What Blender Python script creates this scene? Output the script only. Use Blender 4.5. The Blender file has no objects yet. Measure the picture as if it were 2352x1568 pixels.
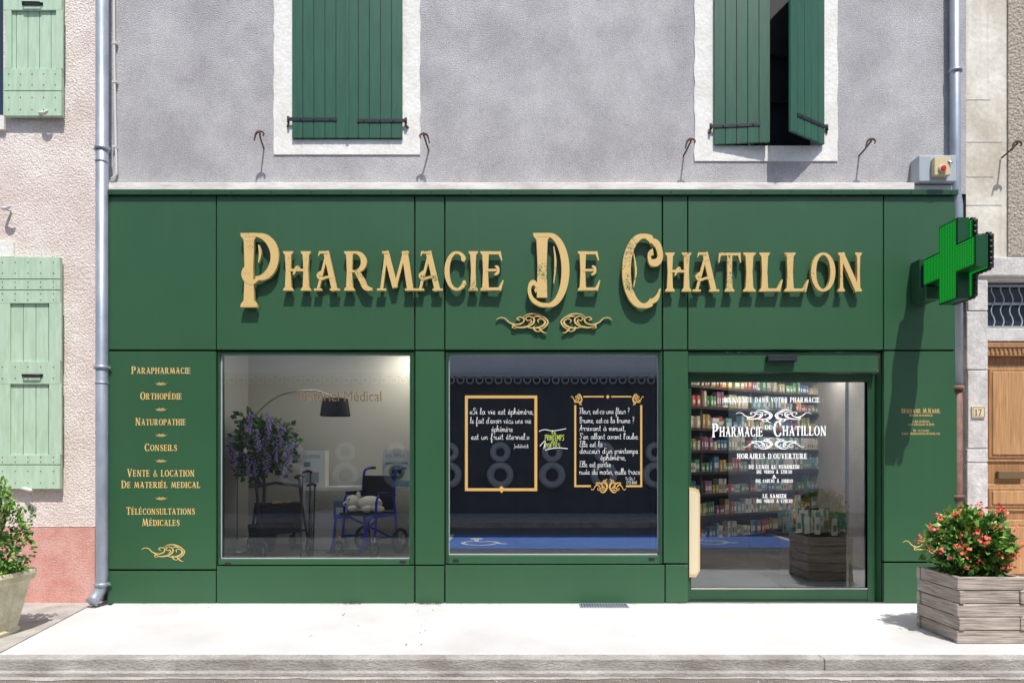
import bpy, math, random
from mathutils import Vector, Matrix
random.seed(7)
D=7.0; S=218.0; CX=1176.0; HZ=1050.0; CH=1.537
def X(px,y=0): return (px-CX)/S*(D+y)/D
def Z(py,y=0): return CH+(HZ-py)/S*(D+y)/D

# ---------------------------------------------------------------- materials
def mat(name,col,rough=0.6,metal=0.0,col2=None,nscale=3.0,ndetail=6,mapscale=(1,1,1),ramp=(0.35,0.65),
        bump=0,bscale=40,bdist=0.01,fine=0,emit=None,estr=0,spec=0.5,coat=0,streak=0,stain=None):
    m=bpy.data.materials.new(name); m.use_nodes=True
    nt=m.node_tree; N=nt.nodes; L=nt.links
    b=N['Principled BSDF']
    b.inputs['Roughness'].default_value=rough; b.inputs['Metallic'].default_value=metal
    b.inputs['Base Color'].default_value=col
    b.inputs['Specular IOR Level'].default_value=spec
    if coat: b.inputs['Coat Weight'].default_value=coat
    tc=N.new('ShaderNodeTexCoord'); mp=N.new('ShaderNodeMapping'); mp.inputs['Scale'].default_value=mapscale
    L.new(tc.outputs['Object'],mp.inputs['Vector'])
    if col2:
        n=N.new('ShaderNodeTexNoise'); n.inputs['Scale'].default_value=nscale; n.inputs['Detail'].default_value=ndetail
        n.inputs['Roughness'].default_value=0.6
        L.new(mp.outputs[0],n.inputs['Vector'])
        r=N.new('ShaderNodeValToRGB'); r.color_ramp.elements[0].position=ramp[0]; r.color_ramp.elements[1].position=ramp[1]
        r.color_ramp.elements[0].color=col; r.color_ramp.elements[1].color=col2
        L.new(n.outputs['Fac'],r.inputs[0])
        out=r.outputs[0]
        if fine:
            n2=N.new('ShaderNodeTexNoise'); n2.inputs['Scale'].default_value=bscale*1.3; n2.inputs['Detail'].default_value=3
            L.new(mp.outputs[0],n2.inputs['Vector'])
            mr=N.new('ShaderNodeMapRange'); mr.inputs[1].default_value=0.3; mr.inputs[2].default_value=0.7
            mr.inputs[3].default_value=1-fine; mr.inputs[4].default_value=1+fine*0.6
            L.new(n2.outputs['Fac'],mr.inputs[0])
            vm=N.new('ShaderNodeVectorMath'); vm.operation='SCALE'
            L.new(out,vm.inputs[0]); L.new(mr.outputs[0],vm.inputs['Scale']); out=vm.outputs[0]
        if streak:
            m3=N.new('ShaderNodeMapping');m3.inputs['Scale'].default_value=(14,14,0.35);L.new(tc.outputs['Object'],m3.inputs[0])
            n3=N.new('ShaderNodeTexNoise');n3.inputs['Scale'].default_value=1.0;n3.inputs['Detail'].default_value=4;L.new(m3.outputs[0],n3.inputs['Vector'])
            mr=N.new('ShaderNodeMapRange');mr.inputs[1].default_value=0.56;mr.inputs[2].default_value=0.78;mr.inputs[3].default_value=0;mr.inputs[4].default_value=streak
            L.new(n3.outputs['Fac'],mr.inputs[0])
            mx=N.new('ShaderNodeMix');mx.data_type='RGBA';mx.inputs[7].default_value=stain or (0.4,0.45,0.4,1)
            L.new(mr.outputs[0],mx.inputs[0]);L.new(out,mx.inputs[6]);out=mx.outputs[2]
        L.new(out,b.inputs['Base Color'])
    if bump:
        n=N.new('ShaderNodeTexNoise'); n.inputs['Scale'].default_value=bscale; n.inputs['Detail'].default_value=5
        L.new(mp.outputs[0],n.inputs['Vector'])
        bp=N.new('ShaderNodeBump'); bp.inputs['Strength'].default_value=bump; bp.inputs['Distance'].default_value=bdist
        L.new(n.outputs['Fac'],bp.inputs['Height']); L.new(bp.outputs[0],b.inputs['Normal'])
    if emit:
        b.inputs['Emission Color'].default_value=emit; b.inputs['Emission Strength'].default_value=estr
    return m

M={}
M['green']=mat('green_panel_paint',(0.027,0.092,0.040,1),0.38,col2=(0.031,0.106,0.047,1),nscale=0.8,ndetail=3,ramp=(0.3,0.7),bump=0.05,bscale=2.5,bdist=0.02,streak=0.015)
M['greend']=mat('green_frame_paint',(0.016,0.064,0.028,1),0.35,col2=(0.020,0.078,0.034,1),nscale=3)
M['gap']=mat('dark_joint',(0.004,0.012,0.007,1),0.7)
M['grey']=mat('grey_roughcast',(0.41,0.395,0.405,1),0.95,col2=(0.56,0.545,0.55,1),nscale=2.0,ndetail=11,bump=0.85,bscale=80,bdist=0.014,fine=0.22,spec=0.1,streak=0.25,stain=(0.42,0.41,0.42,1))
M['white']=mat('lime_surround',(0.76,0.74,0.68,1),0.9,col2=(0.88,0.86,0.82,1),nscale=5,bump=0.5,bscale=26,bdist=0.012,fine=0.08,spec=0.1)
M['pinkwall']=mat('pink_roughcast',(0.74,0.62,0.56,1),0.95,col2=(0.88,0.79,0.73,1),nscale=2,bump=0.85,bscale=60,bdist=0.02,fine=0.2,spec=0.1)
M['coral']=mat('coral_plinth',(0.62,0.29,0.24,1),0.95,col2=(0.72,0.42,0.37,1),nscale=4,bump=0.7,bscale=60,bdist=0.015,fine=0.15,spec=0.1)
M['stone']=mat('beige_stone_render',(0.56,0.50,0.41,1),0.9,col2=(0.82,0.78,0.69,1),nscale=1.8,ndetail=10,bump=0.4,bscale=18,bdist=0.012,fine=0.1,spec=0.1,streak=0.35,stain=(0.42,0.35,0.27,1))
M['stone2']=mat('grey_cut_stone',(0.52,0.49,0.47,1),0.9,col2=(0.72,0.69,0.67,1),nscale=7,ndetail=9,bump=0.5,bscale=30,bdist=0.012,fine=0.12,spec=0.1)
M['rough2']=mat('brown_roughcast',(0.28,0.23,0.18,1),0.95,col2=(0.55,0.48,0.40,1),nscale=45,bump=1,bscale=35,bdist=0.025)
M['ledge']=mat('concrete_ledge',(0.50,0.45,0.40,1),0.9,col2=(0.86,0.82,0.77,1),nscale=4,ndetail=9,mapscale=(0.5,1,1.6),ramp=(.25,.6),bump=0.3,bscale=30,spec=0.1)
M['zinc']=mat('zinc',(0.27,0.31,0.37,1),0.45,metal=0.45,col2=(0.40,0.44,0.50,1),nscale=6,ndetail=8,mapscale=(1,1,0.4))
M['rust']=mat('rusty_pipe',(0.14,0.07,0.06,1),0.7,col2=(0.26,0.13,0.10,1),nscale=12)
M['shut']=mat('dark_green_shutter_paint',(0.016,0.084,0.048,1),0.42,col2=(0.023,0.108,0.063,1),nscale=5,mapscale=(6,6,0.6))
M['pale']=mat('pale_green_shutter_paint',(0.40,0.55,0.39,1),0.6,col2=(0.50,0.65,0.49,1),nscale=5,ndetail=8,mapscale=(5,5,0.8),bump=0.15,bscale=20,bdist=0.004)
M['iron']=mat('black_iron',(0.012,0.014,0.02,1),0.5)  # real ironwork, and also the painted darkness in the upper windows
M['rustiron']=mat('rusty_iron',(0.07,0.045,0.035,1),0.8,col2=(0.16,0.08,0.05,1),nscale=30)
M['conc']=mat('new_concrete',(0.50,0.49,0.48,1),0.85,col2=(0.62,0.61,0.605,1),nscale=0.9,ndetail=11,bump=0.2,bscale=60,bdist=0.004,fine=0.06,spec=0.2)
M['oldconc']=mat('old_concrete',(0.32,0.29,0.265,1),0.9,col2=(0.50,0.475,0.44,1),nscale=3,ndetail=10,bump=0.4,bscale=50,bdist=0.01,fine=0.15,spec=0.2)
M['kerb']=mat('kerb_concrete',(0.26,0.24,0.22,1),0.9,col2=(0.46,0.44,0.42,1),nscale=2.2,ndetail=11,mapscale=(1,1,2.5),bump=0.7,bscale=35,bdist=0.012,fine=0.2,spec=0.1)
M['asph']=mat('asphalt',(0.16,0.14,0.12,1),0.9,col2=(0.24,0.215,0.19,1),nscale=1.5,ndetail=8,bump=0.8,bscale=70,bdist=0.01,fine=0.35,spec=0.2)
M['asphfar']=mat('dark_asphalt',(0.09,0.09,0.092,1),0.9,col2=(0.13,0.13,0.13,1),nscale=2,bump=0.5,bscale=60,fine=0.2)
M['ground']=mat('ground_gravel',(0.16,0.15,0.13,1),0.95,col2=(0.24,0.22,0.19,1),nscale=1)
M['blue']=mat('blue_road_paint',(0.04,0.13,0.42,1),0.7,col2=(0.06,0.17,0.50,1),nscale=3)
M['wpaint']=mat('white_road_paint',(0.7,0.7,0.7,1),0.7)
M['text']=mat('gold_vinyl',(0.64,0.45,0.16,1),0.5,col2=(0.72,0.52,0.21,1),nscale=20)
M['goldd']=mat('brown_gold_vinyl',(0.15,0.10,0.045,1),0.6)
M['frameg']=mat('gold_frame',(0.62,0.38,0.11,1),0.45)
M['vinyl']=mat('white_vinyl',(0.9,0.9,0.9,1),0.5,emit=(1,1,1,1),estr=0.25)  # emission put in so the shaded lettering stays white; vinyl is no lamp
M['chalk']=mat('white_chalk_ink',(0.88,0.88,0.86,1),0.7,emit=(1,1,1,1),estr=0.10)  # weak emission brightens the ink, which gives no light itself
M['yel']=mat('yellow_green_ink',(0.62,0.75,0.12,1),0.6)
M['inner']=mat('interior_white',(0.66,0.65,0.60,1),0.8)
M['table']=mat('table_white',(0.88,0.88,0.87,1),0.4)
M['darkpanel']=mat('dark_panel',(0.028,0.034,0.044,1),0.5,col2=(0.038,0.045,0.056,1),nscale=2)
M['bframe']=mat('blue_metal',(0.015,0.03,0.60,1),0.3)
M['blackf']=mat('black_fabric',(0.012,0.012,0.016,1),0.8,col2=(0.028,0.028,0.035,1),nscale=20)
M['rubber']=mat('rubber',(0.03,0.03,0.03,1),0.7)
M['chrome']=mat('brushed_steel',(0.5,0.5,0.5,1),0.25,metal=1)
M['plush']=mat('cream_plush',(0.80,0.76,0.66,1),0.95,col2=(0.86,0.83,0.75,1),nscale=60,bump=1,bscale=120,bdist=0.01)
M['wood']=mat('weathered_planter_wood',(0.20,0.165,0.135,1),0.85,col2=(0.56,0.49,0.43,1),nscale=2.4,ndetail=11,mapscale=(1.6,1.6,26),ramp=(0.30,0.66),bump=0.6,bscale=3,bdist=0.01,spec=0.2,fine=.1)
M['darkwood']=mat('dark_wood',(0.035,0.022,0.016,1),0.6,col2=(0.06,0.04,0.03,1),nscale=4,mapscale=(1,1,14))
M['doorwood']=mat('varnished_oak',(0.30,0.14,0.055,1),0.5,col2=(0.46,0.24,0.11,1),nscale=3,ndetail=9,mapscale=(18,18,1.0))
M['doorwood2']=mat('varnished_oak_light',(0.40,0.20,0.08,1),0.5,col2=(0.56,0.32,0.15,1),nscale=3,ndetail=9,mapscale=(18,18,1.0))
M['lightwood']=mat('light_wood',(0.62,0.45,0.23,1),0.6,col2=(0.70,0.54,0.31,1),nscale=3,mapscale=(12,12,1))
M['soil']=mat('soil',(0.04,0.028,0.02,1),1)
M['leaf']=mat('leaf_green',(0.09,0.22,0.03,1),0.42,col2=(0.15,0.33,0.06,1),nscale=14)
M['leafd']=mat('leaf_dark',(0.03,0.09,0.02,1),0.5,col2=(0.055,0.14,0.03,1),nscale=14)
M['leafy']=mat('leaf_yellowgreen',(0.22,0.38,0.06,1),0.5,col2=(0.30,0.46,0.11,1),nscale=14)
M['red']=mat('red_petal',(0.85,0.08,0.05,1),0.5,col2=(0.92,0.20,0.14,1),nscale=30)
M['stem']=mat('plant_stem',(0.12,0.10,0.04,1),0.7)
M['purple']=mat('purple_petal',(0.36,0.24,0.60,1),0.6,col2=(0.58,0.45,0.78,1),nscale=30)
M['terracon']=mat('cast_stone_planter',(0.52,0.46,0.30,1),0.9,col2=(0.72,0.67,0.50,1),nscale=7,ndetail=9,bump=0.4,bscale=40,bdist=0.008,fine=0.12)
M['siren']=mat('siren_cream',(0.62,0.52,0.30,1),0.5)
M['boxgrey']=mat('alarm_box_grey',(0.38,0.42,0.46,1),0.4,col2=(0.42,0.46,0.50,1),nscale=3)
M['redbtn']=mat('red_plastic',(0.6,0.01,0.01,1),0.3)
M['plate']=mat('number_plate_cream',(0.72,0.62,0.42,1),0.4)
M['brown']=mat('brown_paint',(0.10,0.03,0.015,1),0.5)
M['cable']=mat('cable_sheath',(0.65,0.64,0.63,1),0.5)
M['glassd']=mat('old_window_glass',(0.02,0.03,0.05,1),0.08,spec=0.8)
M['lightpanel']=mat('ceiling_light',(0.8,0.8,0.8,1),0.5,emit=(1,0.92,0.78,1),estr=30)  # glowing panels added to brighten the shop behind the door
M['lightwarm']=mat('display_light',(0.8,0.8,0.8,1),0.5,emit=(1,0.94,0.82,1),estr=20)
M['lightdim']=mat('display_light_dim',(0.8,0.8,0.8,1),0.5,emit=(1,0.97,0.92,1),estr=8)  # added fill panel that brightens the left part of the window display
M['floor']=mat('shop_floor',(0.03,0.028,0.027,1),0.3,col2=(0.05,0.046,0.043,1),nscale=3)
M['shopwall']=mat('shop_wall',(0.22,0.18,0.15,1),0.8)
M['opp']=mat('opposite_wall',(0.74,0.76,0.79,1),0.9,col2=(0.80,0.81,0.83,1),nscale=2)
M['oppd']=mat('opposite_dark_front',(0.06,0.07,0.085,1),0.6,col2=(0.085,0.095,0.11,1),nscale=2)
M['oppo']=mat('opposite_ornament',(0.55,0.56,0.57,1),0.8)
M['roof']=mat('roof_tiles',(0.35,0.17,0.10,1),0.9,col2=(0.45,0.25,0.16,1),nscale=8)
M['ledoff']=mat('cross_casing_green',(0.006,0.07,0.022,1),0.35)
prodcols=[(0.66,0.66,0.62),(0.48,0.10,0.07),(0.10,0.20,0.36),(0.12,0.32,0.15),(0.62,0.42,0.12),(0.58,0.50,0.36),(0.32,0.13,0.22),(0.17,0.38,0.42),(0.74,0.74,0.72),(0.32,0.35,0.14)]
PM=[mat('product_pack_%d'%i,(c[0],c[1],c[2],1),0.4) for i,c in enumerate(prodcols)]

def gold_distressed():
    m=mat('gold_distressed_paint',(0.66,0.46,0.175,1),0.45)
    nt=m.node_tree;N=nt.nodes;L=nt.links;b=N['Principled BSDF']
    tc=N.new('ShaderNodeTexCoord')
    n1=N.new('ShaderNodeTexNoise');n1.inputs['Scale'].default_value=58;n1.inputs['Detail'].default_value=7;n1.inputs['Roughness'].default_value=0.78
    n2=N.new('ShaderNodeTexNoise');n2.inputs['Scale'].default_value=3.6;n2.inputs['Detail'].default_value=2
    L.new(tc.outputs['Object'],n1.inputs[0]);L.new(tc.outputs['Object'],n2.inputs[0])
    mr=N.new('ShaderNodeMapRange');mr.inputs[1].default_value=0.40;mr.inputs[2].default_value=0.68;mr.inputs[3].default_value=0.72;mr.inputs[4].default_value=0.52
    L.new(n2.outputs[0],mr.inputs[0])
    gt=N.new('ShaderNodeMath');gt.operation='GREATER_THAN'
    L.new(n1.outputs[0],gt.inputs[0]);L.new(mr.outputs[0],gt.inputs[1])
    mx=N.new('ShaderNodeMix');mx.data_type='RGBA'
    mx.inputs[6].default_value=(0.66,0.46,0.175,1);mx.inputs[7].default_value=(0.04,0.12,0.05,1)
    L.new(gt.outputs[0],mx.inputs[0]);L.new(mx.outputs[2],b.inputs['Base Color'])
    return m
M['gold']=gold_distressed()
M['goldside']=mat('letter_edge',(0.50,0.36,0.15,1),0.6)

def led_mat():
    m=mat('led_matrix',(0.003,0.03,0.008,1),0.4)
    nt=m.node_tree;N=nt.nodes;L=nt.links;b=N['Principled BSDF']
    tc=N.new('ShaderNodeTexCoord');mp=N.new('ShaderNodeVectorMath');mp.operation='SCALE';mp.inputs['Scale'].default_value=42
    fr=N.new('ShaderNodeVectorMath');fr.operation='FRACTION'
    sb=N.new('ShaderNodeVectorMath');sb.operation='SUBTRACT';sb.inputs[1].default_value=(0.5,0.5,0.5)
    ml=N.new('ShaderNodeVectorMath');ml.operation='MULTIPLY';ml.inputs[1].default_value=(0,1,1)
    ln=N.new('ShaderNodeVectorMath');ln.operation='LENGTH'
    lt=N.new('ShaderNodeMath');lt.operation='LESS_THAN';lt.inputs[1].default_value=0.40
    L.new(tc.outputs['Object'],mp.inputs[0]);L.new(mp.outputs[0],fr.inputs[0]);L.new(fr.outputs[0],sb.inputs[0]);L.new(sb.outputs[0],ml.inputs[0])
    L.new(ml.outputs[0],ln.inputs[0]);L.new(ln.outputs['Value'],lt.inputs[0])
    mu=N.new('ShaderNodeMath');mu.operation='MULTIPLY';mu.inputs[1].default_value=0.62
    L.new(lt.outputs[0],mu.inputs[0]);L.new(mu.outputs[0],b.inputs['Emission Strength'])
    b.inputs['Emission Color'].default_value=(0.008,0.66,0.05,1)
    return m
M['led']=led_mat()

def glass_mat(name,base,tint):
    m=bpy.data.materials.new(name);m.use_nodes=True
    nt=m.node_tree;N=nt.nodes;L=nt.links
    for n in list(N):
        if n.type!='OUTPUT_MATERIAL':N.remove(n)
    o=[n for n in N if n.type=='OUTPUT_MATERIAL'][0]
    t=N.new('ShaderNodeBsdfTransparent');t.inputs[0].default_value=tint
    g=N.new('ShaderNodeBsdfGlossy');g.inputs['Roughness'].default_value=0.0;g.inputs[0].default_value=(0.9,0.95,1,1)
    f=N.new('ShaderNodeFresnel');f.inputs[0].default_value=1.5
    a=N.new('ShaderNodeMath');a.operation='MULTIPLY_ADD';a.inputs[1].default_value=1.4;a.inputs[2].default_value=base;a.use_clamp=True
    L.new(f.outputs[0],a.inputs[0])
    mx=N.new('ShaderNodeMixShader');L.new(a.outputs[0],mx.inputs[0]);L.new(t.outputs[0],mx.inputs[1]);L.new(g.outputs[0],mx.inputs[2])
    L.new(mx.outputs[0],o.inputs[0])
    return m
M['glass']=glass_mat('shop_glass',0.16,(0.90,0.92,0.92,1))
M['glass2']=glass_mat('tinted_shop_glass',0.32,(0.86,0.9,0.93,1))

# ---------------------------------------------------------------- mesh builder
class MB:
    def __init__(s): s.v=[];s.f=[];s.m=[];s.sm=[];s.mats=[];s.T=Matrix.Identity(4)
    def mi(s,m):
        if isinstance(m,str): m=M[m]
        if m not in s.mats: s.mats.append(m)
        return s.mats.index(m)
    def av(s,p): s.v.append(tuple(s.T@Vector(p)));return len(s.v)-1
    def fi(s,idx,m,smooth=False): s.f.append(tuple(idx));s.m.append(s.mi(m));s.sm.append(smooth)
    def face(s,pts,m,smooth=False): s.fi([s.av(p) for p in pts],m,smooth)
    def box(s,x0,x1,y0,y1,z0,z1,m):
        if x0>x1:x0,x1=x1,x0
        if y0>y1:y0,y1=y1,y0
        if z0>z1:z0,z1=z1,z0
        i=[s.av(p) for p in [(x0,y0,z0),(x1,y0,z0),(x1,y1,z0),(x0,y1,z0),(x0,y0,z1),(x1,y0,z1),(x1,y1,z1),(x0,y1,z1)]]
        for q in [(0,3,2,1),(4,5,6,7),(0,1,5,4),(1,2,6,5),(2,3,7,6),(3,0,4,7)]: s.fi([i[k] for k in q],m)
    def tube(s,pts,r,m,n=10,closed=False,cap=True):
        pts=[Vector(p) for p in pts]; k=len(pts)
        if not isinstance(r,(list,tuple)): r=[r]*k
        r=list(r)+[r[-1]]*(k-len(r))
        rings=[];up=None
        for i,p in enumerate(pts):
            if closed: t=(pts[(i+1)%k]-pts[i-1])
            else: t=pts[min(i+1,k-1)]-pts[max(i-1,0)]
            t.normalize()
            if up is None:
                up=Vector((0,0,1)) if abs(t.z)<0.9 else Vector((1,0,0))
            a=(up-t*up.dot(t))
            if a.length<1e-5: a=t.orthogonal()
            a.normalize();up=a;b=t.cross(a)
            rings.append([s.av(p+(a*math.cos(2*math.pi*j/n)+b*math.sin(2*math.pi*j/n))*r[i]) for j in range(n)])
        for i in range(k if closed else k-1):
            A=rings[i];B=rings[(i+1)%k]
            for j in range(n): s.fi([A[j],A[(j+1)%n],B[(j+1)%n],B[j]],m,True)
        if cap and not closed:
            s.fi(rings[0][::-1],m);s.fi(rings[-1],m)
    def ell(s,c,r,m,n=14,k=9,rot=None):
        c=Vector(c);R=rot or Matrix.Identity(3);rows=[]
        for i in range(k+1):
            a=math.pi*i/k;row=[]
            for j in range(n):
                b=2*math.pi*j/n
                row.append(s.av(c+R@Vector((r[0]*math.sin(a)*math.cos(b),r[1]*math.sin(a)*math.sin(b),r[2]*math.cos(a)))))
            rows.append(row)
        for i in range(k):
            for j in range(n): s.fi([rows[i][j],rows[i+1][j],rows[i+1][(j+1)%n],rows[i][(j+1)%n]],m,True)
    def ring(s,c,axis,R,r,m,n=28,k=8):
        c=Vector(c);ax=Vector(axis).normalized();a=ax.orthogonal().normalized();b=ax.cross(a)
        s.tube([c+(a*math.cos(2*math.pi*i/n)+b*math.sin(2*math.pi*i/n))*R for i in range(n)],r,m,n=k,closed=True)
    def prism(s,poly,y0,y1,m,ms=None):
        a=[s.av((p[0],y0,p[1])) for p in poly];b=[s.av((p[0],y1,p[1])) for p in poly]
        s.fi(a,m)
        if y1!=y0:
            s.fi(b[::-1],ms or m)
            for i in range(len(poly)):
                j=(i+1)%len(poly);s.fi([a[i],b[i],b[j],a[j]],ms or m)
    def pairs(s,pr,y0,y1,m,ms=None,closed=False):
        n=len(pr);A=[[s.av((p[0],y0,p[1])) for p in q] for q in pr]
        flat=(y0==y1)
        if not flat: B=[[s.av((p[0],y1,p[1])) for p in q] for q in pr]
        for i in range(n-1):
            s.fi([A[i][0],A[i][1],A[i+1][1],A[i+1][0]],m)
            if not flat:
                s.fi([A[i][0],A[i+1][0],B[i+1][0],B[i][0]],ms or m);s.fi([A[i][1],B[i][1],B[i+1][1],A[i+1][1]],ms or m)
        if not flat:
            for i in (0,n-1): s.fi([A[i][0],A[i][1],B[i][1],B[i][0]],ms or m)
    def build(s,name,parent=None,bevel=0,seg=1):
        me=bpy.data.meshes.new(name);me.from_pydata(s.v,[],s.f)
        for m in s.mats: me.materials.append(m)
        me.polygons.foreach_set('material_index',s.m);me.polygons.foreach_set('use_smooth',s.sm);me.update()
        ob=bpy.data.objects.new(name,me);bpy.context.collection.objects.link(ob)
        if parent: ob.parent=parent
        if bevel:
            b=ob.modifiers.new('b','BEVEL');b.width=bevel;b.segments=seg;b.limit_method='ANGLE';b.angle_limit=math.radians(50)
        return ob
def empty(name):
    e=bpy.data.objects.new(name,None);bpy.context.collection.objects.link(e);return e
def wall_holes(mb,x0,x1,z0,z1,y,holes,m,depth=0.25,ms=None,back=None):
    xs=sorted(set([x0,x1]+[h[0] for h in holes]+[h[1] for h in holes]));zs=sorted(set([z0,z1]+[h[2] for h in holes]+[h[3] for h in holes]))
    for i in range(len(xs)-1):
        for j in range(len(zs)-1):
            cx=(xs[i]+xs[i+1])/2;cz=(zs[j]+zs[j+1])/2
            if any(h[0]<cx<h[1] and h[2]<cz<h[3] for h in holes): continue
            mb.face([(xs[i],y,zs[j]),(xs[i+1],y,zs[j]),(xs[i+1],y,zs[j+1]),(xs[i],y,zs[j+1])],m)
    for h in holes:
        a,b,c,d=h;k=ms or m
        mb.face([(a,y,c),(a,y+depth,c),(a,y+depth,d),(a,y,d)],k);mb.face([(b,y,c),(b,y,d),(b,y+depth,d),(b,y+depth,c)],k)
        mb.face([(a,y,c),(b,y,c),(b,y+depth,c),(a,y+depth,c)],k);mb.face([(a,y,d),(a,y+depth,d),(b,y+depth,d),(b,y,d)],k)
        if back: mb.face([(a,y+depth,c),(b,y+depth,c),(b,y+depth,d),(a,y+depth,d)],back)

# ---------------------------------------------------------------- stroke fonts
def catmull(p,n=5):
    if len(p)<3: return p
    out=[];q=[p[0]]+list(p)+[p[-1]]
    for i in range(1,len(q)-2):
        for k in range(n):
            t=k/n;r=[]
            for d in range(len(p[0])):
                a,b,c,e=q[i-1][d],q[i][d],q[i+1][d],q[i+2][d]
                r.append(0.5*((2*b)+(c-a)*t+(2*a-5*b+4*c-e)*t*t+(3*b-a-3*c+e)*t**3))
            out.append(tuple(r))
    out.append(tuple(p[-1]));return out
def Ln(pts,w,sm=True,mn=0.3):
    if not isinstance(w,(list,tuple)): w=[w]*len(pts)
    q=[(p[0],p[1],ww) for p,ww in zip(pts,w)]
    if len(q)>2 and sm: q=catmull(q)
    pr=[]
    for i in range(len(q)):
        a=q[max(i-1,0)];b=q[min(i+1,len(q)-1)];dx=b[0]-a[0];dy=b[1]-a[1];l=math.hypot(dx,dy) or 1
        nx,ny=-dy/l,dx/l;h=max(q[i][2],mn)/2
        pr.append(((q[i][0]+nx*h,q[i][1]+ny*h),(q[i][0]-nx*h,q[i][1]-ny*h)))
    return pr
def St(x,y0=0,y1=100,w=17,a=1,b=1,fl=7):
    pr=[];h=w/2
    if a: pr+=[((x-h-fl,y0),(x+h+fl,y0)),((x-h-fl*.9,y0+4),(x+h+fl*.9,y0+4)),((x-h-1,y0+9),(x+h+1,y0+9))]
    else: pr+=[((x-h,y0),(x+h,y0))]
    pr+=[((x-h*.86,(y0+y1)/2),(x+h*.86,(y0+y1)/2))]
    if b: pr+=[((x-h-1,y1-9),(x+h+1,y1-9)),((x-h-fl*.9,y1-4),(x+h+fl*.9,y1-4)),((x-h-fl,y1),(x+h+fl,y1))]
    else: pr+=[((x-h,y1),(x+h,y1))]
    return pr
def Ar(cx,cy,rx,ry,a0,a1,wt=17,wn=6,n=22):
    pr=[]
    for i in range(n+1):
        a=math.radians(a0+(a1-a0)*i/n);t=(wn+(wt-wn)*abs(math.cos(a))**1.3)/2
        pr.append(((cx+(rx+t)*math.cos(a),cy+(ry+t)*math.sin(a)),(cx+(rx-t)*math.cos(a),cy+(ry-t)*math.sin(a))))
    return pr
def Ba(cx,cy,r):
    pr=[]
    for i in range(9):
        a=math.pi*i/8;pr.append(((cx-r*math.cos(a),cy+r*math.sin(a)+.01),(cx-r*math.cos(a),cy-r*math.sin(a)-.01)))
    return pr
def sf(a,b,y=2.5,w=5): return Ln([(a,y),(b,y)],w)
G={}
G['A']=(86,[Ln([(14,0),(44,98)],8),Ln([(40,100),(68,0)],17),sf(2,27),sf(53,84),Ln([(22,46),(14,38),(24,29),(42,34),(62,34)],[7,7,6,6,6]),Ba(24,43,7),Ln([(20,97),(46,97)],6),Ln([(22,99),(17,88)],[7,2])])
G['B']=(72,[St(14),Ar(28,74,22,23,-90,90,15,6),Ar(28,27,28,24,-90,90,17,6),sf(14,30,97),sf(14,30,51),sf(14,30,3)])
G['C']=(78,[Ar(44,50,33,47,48,322,17,6),Ba(66,82,8),Ba(69,20,6)])
G['D']=(80,[St(14),Ar(30,50,38,47,-90,90,17,6),sf(14,30,97,6),sf(14,30,3,6)])
G['E']=(70,[St(14),sf(14,58,96,7),Ln([(54,99),(62,76)],[9,3]),sf(14,46,52,6),Ln([(40,40),(50,46),(50,58),(42,62)],[4,8,8,4]),sf(14,58,4,7),Ln([(54,1),(66,26)],[11,3])])
G['F']=(64,[St(14),sf(14,56,96,7),Ln([(52,99),(60,76)],[9,3]),sf(14,44,52,6),Ba(46,52,6)])
G['G']=(84,[Ar(44,50,33,47,48,322,17,6),Ba(66,82,8),St(70,2,46,14,0,1)])
G['H']=(86,[St(14),St(68),sf(14,68,52,6),Ln([(30,40),(36,52),(44,60),(50,50)],[3,9,7,3])])
G['I']=(32,[St(15)])
G['J']=(48,[St(32,22,100,17,0,1),Ln([(32,24),(28,4),(12,0),(6,14)],[17,10,7,10])])
G['K']=(80,[St(14),Ln([(22,48),(62,98)],7),Ln([(30,54),(66,2)],15),sf(54,80),sf(50,72,97)])
G['L']=(66,[St(14),sf(14,56,4,7),Ln([(52,1),(64,30)],[12,3])])
G['M']=(108,[Ln([(12,0),(26,100)],8),Ln([(24,100),(50,8)],15),Ln([(50,8),(76,100)],8),Ln([(76,100),(92,0)],17),sf(0,25),sf(77,107),sf(14,30,97),sf(70,88,97)])
G['N']=(88,[St(14,0,100,9),Ln([(14,98),(68,2)],16),St(70,0,100,9)])
G['O']=(84,[Ar(42,50,32,47,0,360,17,6,36)])
G['P']=(72,[St(14),Ar(30,71,27,26,-90,90,17,6),sf(14,32,97,6),sf(14,32,45,6)])
G['Q']=(84,G['O'][1]+[Ln([(44,20),(60,2),(80,-8)],[6,10,4])])
G['R']=(84,[St(14),Ar(30,73,25,24,-90,90,17,6),sf(14,32,97,6),sf(14,32,49,6),Ln([(36,48),(50,26),(60,8),(80,3)],[14,16,15,5])])
G['S']=(66,[Ln([(56,80),(46,96),(26,96),(14,78),(24,60),(44,44),(54,24),(40,4),(20,4),(8,20)],[8,6,8,14,17,17,14,8,6,8]),Ba(55,80,7),Ba(9,20,7)])
G['T']=(76,[St(38,0,98,17,1,0),sf(4,72,96,7),Ln([(8,99),(3,74)],[9,3]),Ln([(68,99),(73,74)],[9,3])])
G['U']=(84,[St(14,28,100,17,0,1),St(68,28,100,9,0,1),Ln([(14,30),(22,8),(42,2),(60,8),(68,30)],[17,12,7,8,9])])
G['V']=(82,[Ln([(14,100),(42,0)],16),Ln([(42,0),(68,100)],8),sf(2,28,97),sf(56,80,97)])
G['W']=(110,[Ln([(12,100),(32,0)],15),Ln([(32,0),(54,90)],7),Ln([(54,90),(76,0)],15),Ln([(76,0),(96,100)],7)])
G['X']=(80,[Ln([(12,100),(66,0)],16),Ln([(66,100),(12,0)],7)])
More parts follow.
